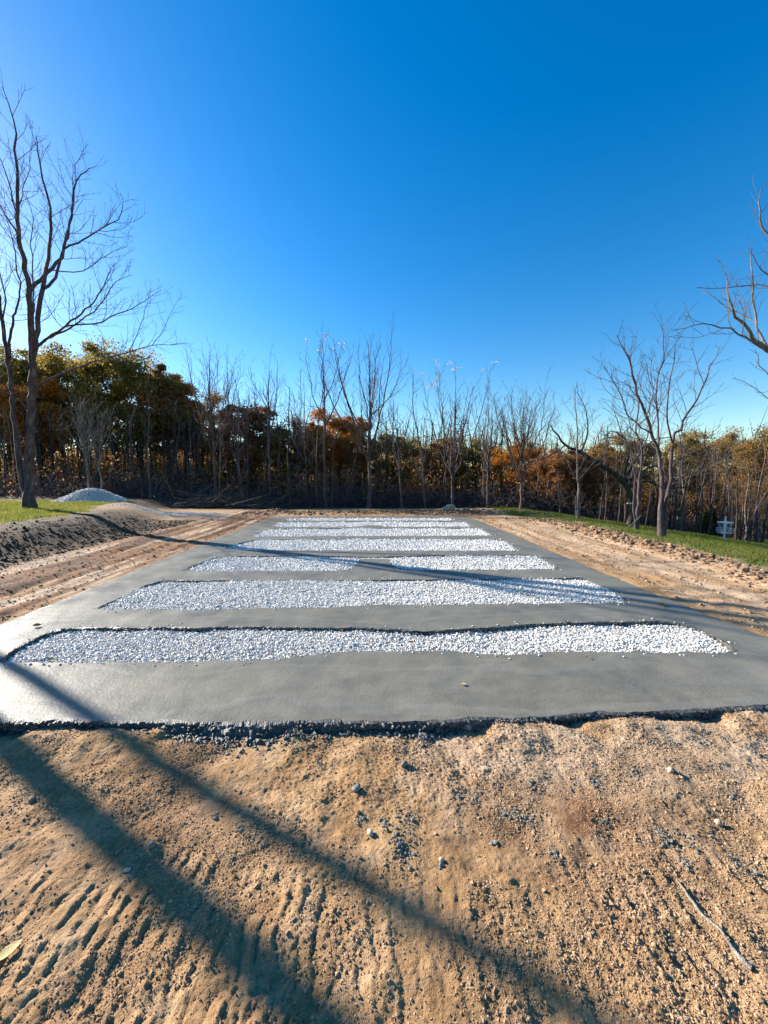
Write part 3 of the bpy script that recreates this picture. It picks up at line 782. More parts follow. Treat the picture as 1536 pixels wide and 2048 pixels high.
def grow(out, rg, p, d, L, r0, lev, cfg):
    """one branch and its children; out gets (level, points, radii)"""
    n = max(4, int(L / cfg['seg']) + 2) if lev < cfg['max'] else 4
    P = [p]; step = L / (n - 1); d = nrm(d)
    wig = cfg['wig'] * (1.0 + 0.25 * lev)
    for i in range(n - 1):
        d = nrm(d + rg.normal(0, wig, 3) + np.array([0, 0, cfg['up']]) * step / max(L, 0.3) * 2.0)
        p = p + d * step; P.append(p)
    P = np.array(P); t = np.linspace(0, 1, n)
    R = r0 * (1 - t * (1 - cfg['taper'])); R = np.maximum(R, cfg['rmin'] * 0.7)
    out.append((lev, P, R))
    spawn(out, rg, P, R, L, lev, cfg)

def spawn(out, rg, P, R, L, lev, cfg, start=None, count=None):
    if lev >= cfg['max']: return
    n = len(P)
    k = count if count is not None else int(L * cfg['dens'][lev] + rg.random())
    s0 = cfg['start'][lev] if start is None else start
    az = rg.uniform(0, 6.28)
    for i in range(k):
        f = s0 + (1 - s0) * (i + rg.uniform(0.1, 0.9)) / k
        q = f * (n - 1); a = min(int(q), n - 2); w = q - a
        p = P[a] * (1 - w) + P[a + 1] * w
        d = P[a + 1] - P[a]
        az += 2.4 + rg.normal(0, 0.5)
        ang = math.radians(rg.normal(cfg['ang'][lev], 8))
        dd = rot_about(d, ang, az)
        Lc = L * cfg['ratio'][lev] * (1 - 0.55 * f) * rg.uniform(0.65, 1.25)
        rr = max(cfg['rmin'], min(R[a] * 0.62, 0.0075 * Lc + 0.002))
        if Lc < cfg['minL']: continue
        grow(out, rg, p, dd, Lc, rr, lev + 1, cfg)

BARE = dict(max=4, seg=0.45, wig=0.075, up=0.20, taper=0.25, rmin=0.006, minL=0.15,
            dens=(1.1, 1.5, 2.0, 2.6), start=(0.35, 0.2, 0.15, 0.1), ang=(42, 42, 42, 40), ratio=(0.5, 0.5, 0.45, 0.45), rr=0.5)

def smooth_poly(pts, step=0.35, jit=0.02, rg=None):
    """Catmull-Rom through the given points"""
    P = [np.array(p, float) for p in pts]
    P = [2 * P[0] - P[1]] + P + [2 * P[-1] - P[-2]]
    out = []
    for i in range(1, len(P) - 2):
        a, b, c, d = P[i - 1], P[i], P[i + 1], P[i + 2]
        n = max(2, int(np.linalg.norm(c - b) / step))
        for k in range(n):
            t = k / n
            out.append(0.5 * ((2 * b) + (c - a) * t + (2 * a - 5 * b + 4 * c - d) * t * t + (3 * b - a - 3 * c + d) * t ** 3))
    out.append(P[-2])
    out = np.array(out)
    if rg is not None: out[1:] += rg.normal(0, jit, out[1:].shape)
    return out

def tube_sides(P, R):
    return 9 if R[0] > 0.10 else (7 if R[0] > 0.045 else (5 if R[0] > 0.018 else 3))

def parts_from(root, groups, bark, base=(0, 0, 0)):
    """groups: (part name, [(lev, P, R)...]) - a limb with the twigs it bears is one part"""
    b = np.array(base)
    for nm, lst in groups:
        t = Tubes()
        for lev, P, R in lst: t.add(P - b, R, tube_sides(P, R))
        link(nm, t.mesh(nm, bark), root)

def leaf_quads(C, size, rg, mat, name, aspect=0.6):
    n = len(C)
    a = rg.normal(0, 1, (n, 3)); a /= np.linalg.norm(a, axis=1)[:, None]
    b = np.cross(a, rg.normal(0, 1, (n, 3))); b /= np.linalg.norm(b, axis=1)[:, None]
    s = np.asarray(size)[:, None] if np.ndim(size) else size
    c = np.cross(a, b) * s * 0.12
    V = np.stack([C - a * s, C + b * s * aspect + c, C + a * s, C - b * s * aspect + c], 1)
    F = np.arange(n * 4).reshape(n, 4)
    return mesh_np(name, V.reshape(-1, 3), F, mat, False, {'tint': np.repeat(rg.uniform(0, 1, n), 4)})

def hero(name, label, limbs, bark, twig, cfg, seed, spawn_dens=1.5, group=None, twiglen=1.0, rs=0.62):
    """limbs: list of (points [(px,py,dist)...], r_start, r_end, first fraction that bears branches)"""
    rg = np.random.default_rng(seed); groups = []
    base = None
    for li, (pts, r0, r1, st) in enumerate(limbs):
        P = smooth_poly([at(*q) for q in pts], 0.25, 0.016, rg)
        if base is None:
            b = P[0].copy(); g = float(macro(b[0], b[1])); base = (float(b[0]), float(b[1]), g)
        root_limb = li == 0 or abs(pts[0][0] - limbs[0][0][0][0]) < 1 and abs(pts[0][1] - limbs[0][0][0][1]) < 5
        if root_limb: P[0, 2] = base[2] - 0.15
        L = float(np.linalg.norm(np.diff(P, axis=0), axis=1).sum())
        t = np.linspace(0, 1, len(P))
        R = (r0 * (1 - t) ** 0.85 + r1 * t) * rs
        R = np.maximum(R, 0.006)
        if root_limb:   # root flare
            hgt = P[:, 2] - base[2]; R = R * (1 + 0.9 * np.exp(-np.maximum(hgt, 0) / 0.45))
        out = [(0, P, R)]
        if st < 1:
            spawn(out, rg, P, R, min(L, 3.6) * twiglen, 1, cfg, st, int(L * (1 - st) * spawn_dens + 1))
        groups.append(('trunk' if root_limb else 'branch', out))
    root = thing(name, label, 'tree', base, 0, group)
    parts_from(root, groups, bark, base)
    return root

TW = dict(max=4, seg=0.2, wig=0.085, up=0.30, taper=0.35, rmin=0.0048, minL=0.12,
          dens=(1.2, 2.4, 3.0, 3.0), start=(0.3, 0.15, 0.15, 0.1), ang=(45, 44, 42, 42), ratio=(0.5, 0.40, 0.50, 0.5), rr=0.5)

# --- big bare tree on the left grass
D = 14.6
L_limbs = [
    ([(60, 1012, D), (58, 950, D), (62, 860, D), (64, 770, D), (64, 697, D), (59, 577, D - .2)], 0.27, 0.135, 1),
    ([(59, 577, D - .2), (40, 480, D - .6), (35, 400, D - .9), (33, 300, D - 1.2), (28, 240, D - 1.3), (5, 173, D - 1.5)], 0.115, 0.012, .12),
    ([(40, 480, D - .6), (18, 440, D - .2), (0, 415, D), (-30, 360, D + .4)], 0.06, 0.012, .2),
    ([(38, 450, D - .7), (20, 380, D - 1.4), (5, 330, D - 1.9), (-10, 290, D - 2.2)], 0.045, 0.01, .2),
    ([(36, 420, D - .9), (55, 350, D - .4), (62, 300, D), (72, 290, D + .1)], 0.03, 0.009, .2),
    ([(60, 582, D - .2), (113, 527, D + .3), (128, 497, D + .5), (147, 403, D + .8), (152, 363, D + .9), (173, 340, D + 1.1), (186, 335, D + 1.2)], 0.09, 0.012, .3),
    ([(152, 370, D + .9), (150, 330, D + 1), (165, 310, D + 1), (166, 277, D + 1.2)], 0.03, 0.008, .2),
    ([(147, 400, D + .8), (125, 362, D + .5), (105, 330, D + .3), (90, 295, D + .2)], 0.022, 0.007, .2),
    ([(64, 740, D), (74, 660, D + .3), (80, 600, D + .4), (88, 560, D + .5), (100, 483, D - .2), (100, 417, D - .5), (85, 357, D - .7), (77, 307, D - .9), (70, 270, D - 1)], 0.14, 0.012, .55),
    ([(88, 577, D + .4), (110, 557, D + 1), (123, 510, D + 1.3), (133, 470, D + 1.5), (143, 427, D + 1.7), (147, 330, D + 2)], 0.075, 0.010, .3),
    ([(128, 498, D + .5), (167, 480, D + .2), (200, 460, D), (233, 437, D - .2), (247, 413, D - .3), (240, 386, D - .3)], 0.055, 0.009, .2),
    ([(198, 461, D), (225, 462, D + .4), (250, 455, D + .5), (266, 434, D + .5)], 0.022, 0.007, .2),
    ([(103, 540, D + .9), (167, 541, D + 1.3), (213, 510, D + 1.6), (257, 492, D + 1.9)], 0.04, 0.008, .25),
    ([(66, 705, D), (85, 684, D - .2), (133, 650, D - .8), (187, 603, D - 1.4), (213, 557, D - 1.7), (227, 523, D - 1.9)], 0.085, 0.009, .35),
    ([(100, 676, D - .4), (150, 650, D - .5), (197, 613, D - .5), (233, 563, D - .4), (263, 550, D - .4)], 0.06, 0.009, .3),
    ([(133, 652, D - .6), (187, 647, D - .3), (233, 630, D), (277, 610, D + .3), (323, 580, D + .5)], 0.05, 0.009, .25),
    ([(66, 778, D), (133, 743, D + .6), (200, 720, D + 1), (260, 703, D + 1.2), (307, 690, D + 1.3), (340, 690, D + 1.4), (377, 686, D + 1.5)], 0.075, 0.009, .35),
    ([(258, 704, D + 1.2), (283, 650, D + 1), (290, 618, D + .9), (303, 575, D + .8)], 0.03, 0.008, .2),
    ([(305, 690, D + 1.3), (330, 655, D + 1.5), (345, 620, D + 1.7), (358, 598, D + 1.8)], 0.03, 0.008, .2),
    ([(60, 1012, D), (42, 950, D + .12), (31, 860, D + .3), (22, 760, D + .45), (10, 680, D + .5), (0, 610, D + .5), (-25, 500, D + .3), (-50, 380, D), (-60, 280, D - .2)], 0.19, 0.015, .55),
    ([(18, 720, D + .47), (22, 660, D), (40, 585, D - 1.4), (33, 530, D - 1.8), (27, 480, D - 2), (10, 430, D - 2.2)], 0.07, 0.010, .3),
    ([(5, 640, D + .5), (12, 600, D + .3), (2, 560, D + .3), (-8, 500, D + .8)], 0.05, 0.010, .3),
    ([(64, 740, D), (66, 640, D - .7), (68, 560, D - 1), (60, 490, D - 1.4), (66, 440, D - 1.6), (50, 390, D - 1.8)], 0.06, 0.009, .35),
    ([(62, 830, D), (40, 800, D - .8), (20, 790, D - 1.5), (-10, 760, D - 2.4)], 0.03, 0.008, .3),
    ([(63, 850, D), (85, 862, D - .6), (108, 858, D - 1), (140, 850, D - 1.5)], 0.022, 0.007, .3),
]
# the whole tree leans a little out over the bank, towards the slab
L_limbs = [(p_, r0_ * (1.22 if i_ in (1, 5, 8, 9, 20) else 1), r1_, st_) for i_, (p_, r0_, r1_, st_) in enumerate(L_limbs)]
L_limbs = [([(a_, b_, d_ - 0.17 * min(8.5, max(0, 1012 - b_) / 770 * 14.6)) for a_, b_, d_ in pts], r0_, r1_, st_) for pts, r0_, r1_, st_ in L_limbs]
hero('bare_tree', 'tall leafless grey tree with two trunks joined at the base on the left grass', L_limbs, M['bark'], M['bark'], dict(TW, dens=(1.2, 2.8, 3.4, 3.2), ratio=(.5, .44, .52, .5)), 101, spawn_dens=4.4, rs=0.54)

# --- bare tree on the right grass
D = 10.6
R_limbs = [
    ([(1325, 1083, D), (1322, 1030, D), (1324, 973, D), (1318, 917, D), (1307, 873, D - .1), (1291, 827, D - .3), (1277, 790, D - .4), (1264, 733, D - .6), (1251, 700, D - .7), (1234, 670, D - .8)], 0.125, 0.010, .45),
    ([(1325, 1083, D), (1331, 1007, D + .05), (1341, 957, D + .1), (1344, 880, D + .1), (1360, 858, D + .2), (1374, 827, D + .3), (1394, 797, D + .4), (1407, 773, D + .4), (1424, 733, D + .5), (1441, 693, D + .6)], 0.105, 0.010, .5),
    ([(1317, 905, D), (1316, 840, D + .3), (1314, 763, D + .5), (1327, 720, D + .6), (1327, 673, D + .7), (1321, 635, D + .8)], 0.055, 0.008, .2),
    ([(1344, 885, D + .1), (1334, 827, D - .3), (1337, 773, D - .5), (1346, 725, D - .7), (1352, 690, D - .8)], 0.05, 0.008, .2),
    ([(1324, 978, D), (1305, 955, D - .4), (1288, 945, D - .7), (1262, 930, D - 1)], 0.03, 0.007, .2),
    ([(1408, 770, D + .4), (1398, 740, D + .2), (1384, 700, D), (1378, 680, D)], 0.022, 0.006, .2),
    ([(1304, 868, D - .1), (1275, 845, D - .6), (1254, 827, D - .9), (1240, 787, D - 1.2), (1222, 755, D - 1.4), (1207, 733, D - 1.5)], 0.04, 0.007, .2),
    ([(1292, 832, D - .3), (1306, 790, D - .9), (1300, 740, D - 1.2), (1312, 700, D - 1.4)], 0.03, 0.007, .2),
    ([(1342, 962, D + .1), (1377, 950, D + .6), (1420, 933, D + 1), (1455, 915, D + 1.2), (1490, 885, D + 1.4)], 0.035, 0.007, .2),
    ([(1344, 935, D + .1), (1375, 905, D - .5), (1410, 880, D - .9), (1440, 850, D - 1.1)], 0.03, 0.007, .2),
    ([(1327, 945, D), (1335, 900, D - .7), (1365, 870, D - 1), (1385, 845, D - 1.2)], 0.025, 0.007, .2),
    ([(1316, 900, D), (1285, 880, D + .5), (1262, 850, D + .8), (1245, 800, D + 1), (1250, 760, D + 1.2)], 0.03, 0.007, .2),
]
hero('bare_tree', 'leafless tree forking low, its thick base standing behind the dirt ridge on the right grass', R_limbs, M['bark'], M['bark'], dict(TW, rmin=.0042, dens=(1.2, 3.2, 3.8, 3.4), ratio=(.5, .46, .54, .5)), 102, spawn_dens=5.5, twiglen=0.85, rs=0.52)

# --- tree whose branches enter at the right edge
D = 8.6
E_limbs = [
    ([(1640, 1120, D), (1625, 950, D), (1595, 800, D), (1562, 726, D), (1536, 698, D), (1511, 679, D - .1), (1484, 646, D - .2), (1462, 616, D - .3), (1454, 581, D - .3), (1452, 545, D - .3)], 0.15, 0.008, .55),
    ([(1536, 700, D), (1520, 670, D + .2), (1511, 644, D + .3), (1508, 600, D + .4), (1503, 531, D + .5), (1500, 490, D + .6)], 0.05, 0.007, .2),
    ([(1548, 710, D), (1520, 694, D - .3), (1489, 674, D - .6), (1445, 652, D - .9), (1404, 650, D - 1.1), (1344, 659, D - 1.4)], 0.035, 0.006, .25),
    ([(1590, 600, D), (1536, 572, D + .2), (1500, 570, D + .4), (1454, 575, D + .5), (1393, 574, D + .7)], 0.03, 0.006, .2),
    ([(1511, 644, D + .3), (1473, 624, D + .6), (1432, 602, D + .8), (1402, 576, D + 1)], 0.025, 0.006, .2),
    ([(1600, 820, D), (1600, 640, D + .2), (1575, 540, D + .3), (1536, 474, D + .2), (1522, 440, D + .2), (1517, 408, D + .2), (1523, 378, D + .2)], 0.08, 0.006, .4),
    ([(1575, 590, D + .3), (1536, 551, D - .2), (1514, 531, D - .4), (1495, 498, D - .5)], 0.03, 0.006, .2),
    ([(1570, 800, D), (1540, 762, D - .3), (1520, 728, D - .5), (1508, 700, D - .6)], 0.025, 0.006, .2),
    ([(1590, 830, D), (1536, 794, D + .4), (1495, 769, D + .6), (1464, 755, D + .7)], 0.02, 0.006, .2),
    ([(1600, 640, D + .2), (1640, 540, D), (1660, 430, D), (1680, 350, D)], 0.07, 0.01, .3),
]
hero('bare_tree', 'leafless tree reaching in from beyond the right edge with pale spreading branches', E_limbs, M['bark_pale'], M['bark_pale'], dict(TW, dens=(1.2, 2.8, 3.4, 3.2)), 103, spawn_dens=4.0, twiglen=0.7)

# --- twin-stemmed thin tree left of it, and thin straight tree farther left
D = 13.5
hero('bare_tree', 'slim leafless tree with crossing stems between the straight tree and the low-forking one', [
    ([(1273, 1058, D), (1275, 1020, D), (1280, 960, D), (1283, 905, D), (1272, 860, D), (1278, 800, D), (1268, 750, D)], 0.085, 0.010, .35),
    ([(1273, 1055, D), (1268, 1005, D - .2), (1270, 950, D - .4), (1262, 900, D - .5), (1240, 860, D - .7), (1225, 810, D - .9)], 0.05, 0.010, .35),
    ([(1283, 905, D), (1300, 860, D + .3), (1318, 820, D + .6), (1330, 780, D + .9)], 0.04, 0.009, .2)], M['bark'], M['bark'], TW, 104, spawn_dens=3.0)
D = 15.5
hero('bare_tree', 'slim straight leafless tree at the front of the right grass, thin side limbs curving up', [
    ([(1156, 1044, D), (1157, 980, D), (1155, 900, D), (1154, 850, D), (1150, 800, D), (1153, 762, D)], 0.085, 0.012, .3),
    ([(1157, 968, D), (1140, 935, D - .3), (1120, 905, D - .5), (1102, 885, D - .7)], 0.03, 0.008, .2),
    ([(1157, 960, D), (1180, 935, D + .3), (1205, 900, D + .5), (1215, 860, D + .6)], 0.03, 0.008, .2)], M['bark_pale'], M['bark'], TW, 105, spawn_dens=3.0)
# --- gnarled oak behind with long arched limbs
D = 18.5
hero('gnarled_oak', 'thick gnarled oak with long arched bare limbs behind the slim crossing-stem tree', [
    ([(1263, 1046, D), (1262, 1010, D), (1256, 980, D), (1238, 955, D), (1205, 932, D - .4), (1178, 915, D - .6), (1160, 903, D - .8), (1130, 890, D - 1), (1100, 850, D - 1.2)], 0.32, 0.04, .35),
    ([(1258, 982, D), (1250, 945, D + .3), (1258, 900, D + .5), (1245, 872, D + .8), (1222, 862, D + 1), (1205, 880, D + 1.2)], 0.15, 0.03, .3),
    ([(1160, 905, D - .8), (1172, 880, D - .8), (1176, 840, D - .9), (1168, 810, D - 1), (1155, 782, D - 1.1)], 0.09, 0.015, .3),
    ([(1258, 975, D), (1290, 962, D - .4), (1335, 978, D - .6), (1370, 975, D - .8), (1400, 978, D - 1)], 0.12, 0.03, .25),
    ([(1262, 960, D), (1300, 935, D + .6), (1345, 925, D + .9), (1390, 905, D + 1), (1430, 890, D + 1.2)], 0.12, 0.025, .25),
    ([(1256, 950, D + .2), (1280, 905, D + .4), (1310, 880, D + .4), (1350, 875, D + .5)], 0.11, 0.025, .25),
    ([(1130, 890, D - 1), (1110, 905, D - 1.2), (1085, 920, D - 1.4), (1070, 915, D - 1.4)], 0.06, 0.015, .2)], M['bark_dark'], M['bark'], dict(TW, rmin=0.008), 106, spawn_dens=5.0, rs=0.5)

# --- notable bare trees of the middle tree line
def vase(label, px, base_y, top_y, dist, width, seed, nst=4, fork=0.35, bark='bark', r0=None, lean=0, dens=1.6, leaves=0, twl=1.0, name='bare_tree', group=None):
    rg = np.random.default_rng(seed)
    b = at(px, base_y, dist)
    g = float(macro(b.x, b.y)); top = at(px, top_y, dist).z; H = top - g
    r0 = r0 or 0.0075 * H + 0.015
    wm = width / 770 * dist
    groups = []; base = np.array([b.x, b.y, g]); tips = []
    cfg = dict(TW, rmin=0.0062 if dist < 24 else 0.007, up=0.36, ang=(40, 37, 38, 40), ratio=(.5, .48, .48, .48), max=4)
    fk = base + np.array([lean * 0.3, 0, H * fork])
    tip0 = base + np.array([lean + rg.normal(0, .12), rg.normal(0, .12), H])
    P = smooth_poly([base - [0, 0, .15], base + [lean * .1 + rg.normal(0, .05), rg.normal(0, .05), H * fork * .5], fk, fk + (tip0 - fk) * .5 + rg.normal(0, .09, 3), tip0], 0.3, 0.018, rg)
    t = np.linspace(0, 1, len(P)); R = r0 * (1 - t) ** 1.1 + 0.007; R = R * (1 + 0.5 * np.exp(-np.maximum(P[:, 2] - g, 0) / 0.3))
    out = [(0, P, R)]
    spawn(out, rg, P, R, 3.4 * twl, 1, cfg, fork, int(H * (1 - fork) * dens * 1.3))
    groups.append(('trunk', out)); tips += [q[1][-1] for q in out]
    zs = P[:, 2] - g
    for k in range(nst * 2 - 1):
        a = 2.4 * k + seed + rg.uniform(-.4, .4)
        f = fork * rg.uniform(0.75, 1.0) if k < nst else fork + (1 - fork) * rg.uniform(0.05, 0.35)
        i0 = int(np.argmin(np.abs(zs - H * f))); f0 = P[i0]
        ww = wm * 0.5 * rg.uniform(0.35, 1.0) * (1 if k < nst else .7); hh = H * rg.uniform(0.80, 0.985)
        ex = np.array([math.cos(a) * ww + lean * .5, math.sin(a) * ww * 0.9, 0])
        tip = np.array([base[0] + ex[0], base[1] + ex[1], g + hh])
        m1 = f0 + (tip - f0) * 0.33 + np.array([ex[0] * 0.16, ex[1] * 0.16, 0]); m2 = f0 + (tip - f0) * 0.66 + np.array([ex[0] * .12, ex[1] * .12, 0])
        Q = smooth_poly([f0, m1 + rg.normal(0, .06, 3), m2 + rg.normal(0, .08, 3), tip], 0.3, 0.022, rg)
        tt = np.linspace(0, 1, len(Q)); RR = min(R[i0] * .62, r0 * 0.5) * (1 - tt) ** 0.9 + 0.0068
        L = float(np.linalg.norm(np.diff(Q, axis=0), axis=1).sum())
        out = [(0, Q, RR)]
        spawn(out, rg, Q, RR, min(L, 3.8) * twl, 1, cfg, 0.15, int(L * dens * 1.3))
        groups.append(('branch', out)); tips += [q[1][-1] for q in out]
    root = thing(name, label, 'tree', tuple(base), 0, group)
    parts_from(root, groups, M[bark], tuple(base))
    if leaves:
        tips = np.array([q for q in tips if q[2] > g + H * 0.90])
        tips = tips[rg.permutation(len(tips))[:leaves]]
        C = np.concatenate([t + rg.normal(0, 0.10, (7, 3)) * [1.3, 1, .5] for t in tips]) - base
        link('leaves', leaf_quads(C, 0.055, rg, M['lf_pale'], 'leaves'), root)
    return root

vase('tall slender leafless tree with a few cream leaves clinging to its highest tips', 652, 1008, 655, 23, 120, 211, 3, .55, leaves=9, dens=1.5)
vase('broad fan-shaped leafless tree, tallest of the middle tree line', 738, 1014, 680, 22, 240, 212, 6, .36, dens=1.7, r0=.11)
vase('two-stemmed leafless tree with pale dry clusters along its flat top', 905, 1018, 742, 22, 165, 213, 5, .22, leaves=14, dens=1.5)
vase('thin leafless tree with upswept twigs left of the cream-tipped one', 540, 1008, 712, 24, 110, 214, 4, .5, dens=1.5)
vase('finely twigged reddish-grey tree rising right of the dark leafy oaks', 432, 1002, 690, 25, 150, 215, 6, .4, 'bark_red', dens=2.2)
vase('bushy leafless tree with dense reddish twigs left of the arched oak limb', 1040, 1026, 782, 21, 150, 216, 8, .3, 'bark_red', dens=2.6)
vase('leaning thin leafless tree right of the broad fan-shaped one', 805, 1014, 800, 22, 100, 217, 4, .4, lean=-.6, dens=1.6)
vase('pale slim tree with drooping twigs standing right behind the gravel pile', 178, 1000, 790, 20, 130, 218, 5, .45, 'bark_pale', dens=2.0)
vase('second pale slim tree right of the gravel pile with low forked stem', 200, 1000, 800, 21, 110, 219, 4, .35, 'bark_pale', dens=2.0)
vase('grey twiggy leafless tree between the oaks and the thin upswept tree', 480, 1006, 760, 26, 100, 220, 5, .45, dens=2.0)
vase('small leafless tree with vertical twigs right of the flat-topped one', 975, 1022, 800, 22, 90, 221, 5, .4, dens=2.0)
vase('tall thin leafless tree just left of the broad fan-shaped one', 612, 1010, 770, 25, 90, 222, 4, .5, dens=1.6)

# --- two tall trees left of the picture whose trunk shadows cross the foreground
def shadow_tree(gx_, gy_, dist, label, seed, r0, H=15, lean=(0, 0)):
    x = gx_ - math.sin(SUN_AZ) * dist; y = gy_ + math.cos(SUN_AZ) * dist
    rg = np.random.default_rng(seed); g = float(macro(x, y)); base = np.array([x, y, g]); out = []
    P = smooth_poly([base - [0, 0, .2], base + [0, 0, H * .3], base + [lean[0] * .5, lean[1] * .5, H * .6], base + [lean[0], lean[1], H]], 0.5, 0.02, rg)
    R = np.linspace(r0, r0 * .35, len(P)); out.append((0, P, R))
    spawn(out, rg, P, R, 6.5, 0, dict(BARE, rmin=0.008, max=3), 0.72, 9)
    root = thing('bare_tree', label, 'tree', tuple(base))
    parts_from(root, [('trunk', out)], M['bark'], tuple(base))
shadow_tree(-1.59, 1.90, 9.2, 'tall leafless tree left of the view casting the broad shadow across the foreground dirt', 301, 0.105, 13)
shadow_tree(-1.92, 2.54, 12.0, 'tall leafless tree left of the view casting the narrower upper shadow across the dirt', 302, 0.085, 14)

# ------------------------------------------------------------------ leafy trees
def leafy_proto(seed, H, W, nleaf, leafsize, trunk_f=0.35):
    """trunk mesh + crown mesh around the origin"""
    rg = np.random.default_rng(seed); out = []
    P = smooth_poly([np.array([0, 0, -.2]), np.array([rg.normal(0, .1), rg.normal(0, .1), H * .35]), np.array([rg.normal(0, .25), rg.normal(0, .25), H * .8])], 0.5, 0.03, rg)
    R = np.linspace(0.17, 0.05, len(P)); out.append((0, P, R))
    cfg = dict(max=2, seg=0.6, wig=0.12, up=0.25, taper=0.3, rmin=0.012, minL=0.3, dens=(1, .9, 1), start=(trunk_f, .25, .2), ang=(55, 45, 45), ratio=(.6, .5, .5), rr=.5)
    spawn(out, rg, P, R, W * 0.95, 0, cfg, trunk_f, 15)
    tk = Tubes()
    for lev, Q, RR in out: tk.add(Q, RR, 6 if lev == 0 else 4)
    # clumps: an uneven set of lumps in an egg-shaped crown, leaves on each lump's shell
    cl = []
    for _ in range(105):
        u = nrm(rg.normal(0, 1, 3)); rr = rg.uniform(0.35, 1.0) ** 0.6
        c = np.array([u[0] * W / 2 * rr, u[1] * W / 2 * rr, H * 0.64 + u[2] * H * 0.34 * rr])
        if c[2] < H * trunk_f * 0.9: continue
        c[:2] *= 1.0 + 0.15 * math.sin(3 * math.atan2(u[1], u[0]) + seed)
        cl.append((c, rg.uniform(0.2, 0.8) * W / 6.5))
    C = []
    per = nleaf // len(cl)
    for c, s in cl:
        k = int(per * rg.uniform(0.5, 1.5))
        v = rg.normal(0, 1, (k, 3)); v /= np.linalg.norm(v, axis=1)[:, None]
        C.append(c + v * s * np.abs(rg.normal(0.85, 0.33, (k, 1))) * [1.15, 1.15, 0.75])
    C = np.concatenate(C)
    return tk.mesh('trunk', M['bark_dark']), leaf_quads(C, rg.uniform(leafsize * .6, leafsize * 1.3, len(C)), rg, M['lf_olive'], 'crown'), H, W

protos = [leafy_proto(401 + i, h, w, 34000, 0.085, tf) for i, (h, w, tf) in enumerate([(10, 7.5, .25), (10, 6.0, .3), (9.5, 5.0, .3), (10, 8.0, .2), (8, 5.5, .15)])]

def leafy(label, px, top_y, dist, width_px, mat, pi, rz, group=None, flatten=1.0):
    tkm, crm, H, W = protos[pi]
    b = at(px, 1000, dist); g = float(macro(b.x, b.y))
    h = at(px, top_y, dist).z - g; w = width_px / 770 * dist
    root = thing('leafy_tree', label, 'tree', (b.x, b.y, g), rz, group)
    root.scale = (w / W, w / W, h / (H * 0.99))
    link('trunk', tkm, root)
    c = link('crown', crm, root)
    c.material_slots[0].link = 'OBJECT'; c.material_slots[0].material = M[mat]
    return root

for a in [
    ('olive leafy tree seen between the two trunks of the left bare tree', 30, 690, 29, 190, 'lf_olive', 0, 0.3),
    ('dull green leafy tree just right of the left bare tree', 128, 700, 31, 170, 'lf_green', 1, 1.3),
    ('bright orange-leaved tree beside the left bare trunk, low in front of the green ones', 95, 748, 25.5, 125, 'lf_orange', 4, 2.1),
    ('large dark olive oak crown directly above the gravel pile', 200, 688, 29, 210, 'lf_green', 3, 0.9),
    ('olive and yellow oak crown at the right of the gravel pile', 285, 702, 28, 180, 'lf_olive', 0, 2.9),
    ('dark rusty-topped tree at the right end of the oak mass', 345, 742, 29, 130, 'lf_rust', 2, 4.0),
    ('brown-olive tree below the finely twigged reddish tree', 410, 785, 31, 140, 'lf_brown', 1, 5.1),
    ('rust-brown leafy tree behind the thin upswept bare tree', 500, 806, 33, 150, 'lf_rust', 2, 0.2),
    ('tan and brown leafy tree left of the orange ones', 590, 838, 32.5, 150, 'lf_brown', 0, 1.0),
    ('rounded tan-orange tree behind the cream-tipped bare tree', 660, 817, 33, 115, 'lf_orange', 1, 2.0),
    ('brightest orange tree, behind the broad fan-shaped bare tree', 713, 830, 32, 85, 'lf_orange', 2, 3.3),
    ('olive-yellow leafy tree right of the brightest orange one', 790, 862, 32, 130, 'lf_olive', 3, 4.4),
    ('yellow leafy tree behind the flat-topped bare tree', 885, 872, 32, 95, 'lf_gold', 1, 5.5),
    ('olive leafy tree right of the yellow one', 945, 878, 32.5, 130, 'lf_olive', 0, 0.6),
    ('dull orange leafy tree behind the bushy reddish-twigged tree', 1030, 880, 29, 110, 'lf_orange', 3, 1.7),
    ('brick-red leafy tree under the arched oak limb', 1112, 893, 26, 105, 'lf_rust', 4, 2.8),
    ('golden olive leafy tree behind the gnarled oak', 1235, 868, 33, 150, 'lf_gold', 0, 3.9),
    ('small russet leafy tree right of the gnarled oak', 1190, 903, 26, 80, 'lf_rust', 2, 3.1),
    ('yellow-olive leafy tree seen through the right fork of the low-forking tree', 1365, 860, 33, 95, 'lf_olive', 1, 5.0),
    ('dark brown-olive leafy tree above the disc golf basket', 1432, 862, 35, 125, 'lf_brown', 3, 0.1),
    ('golden orange leafy tree at the right edge', 1512, 866, 26, 110, 'lf_gold', 0, 1.2),
    ('tall orange-brown leafy tree partly beyond the right edge', 1570, 845, 29, 130, 'lf_brown', 1, 2.3),
]:
    a = list(a)
    if a[1] < 460: a[3] *= 1.36
    leafy(*a)

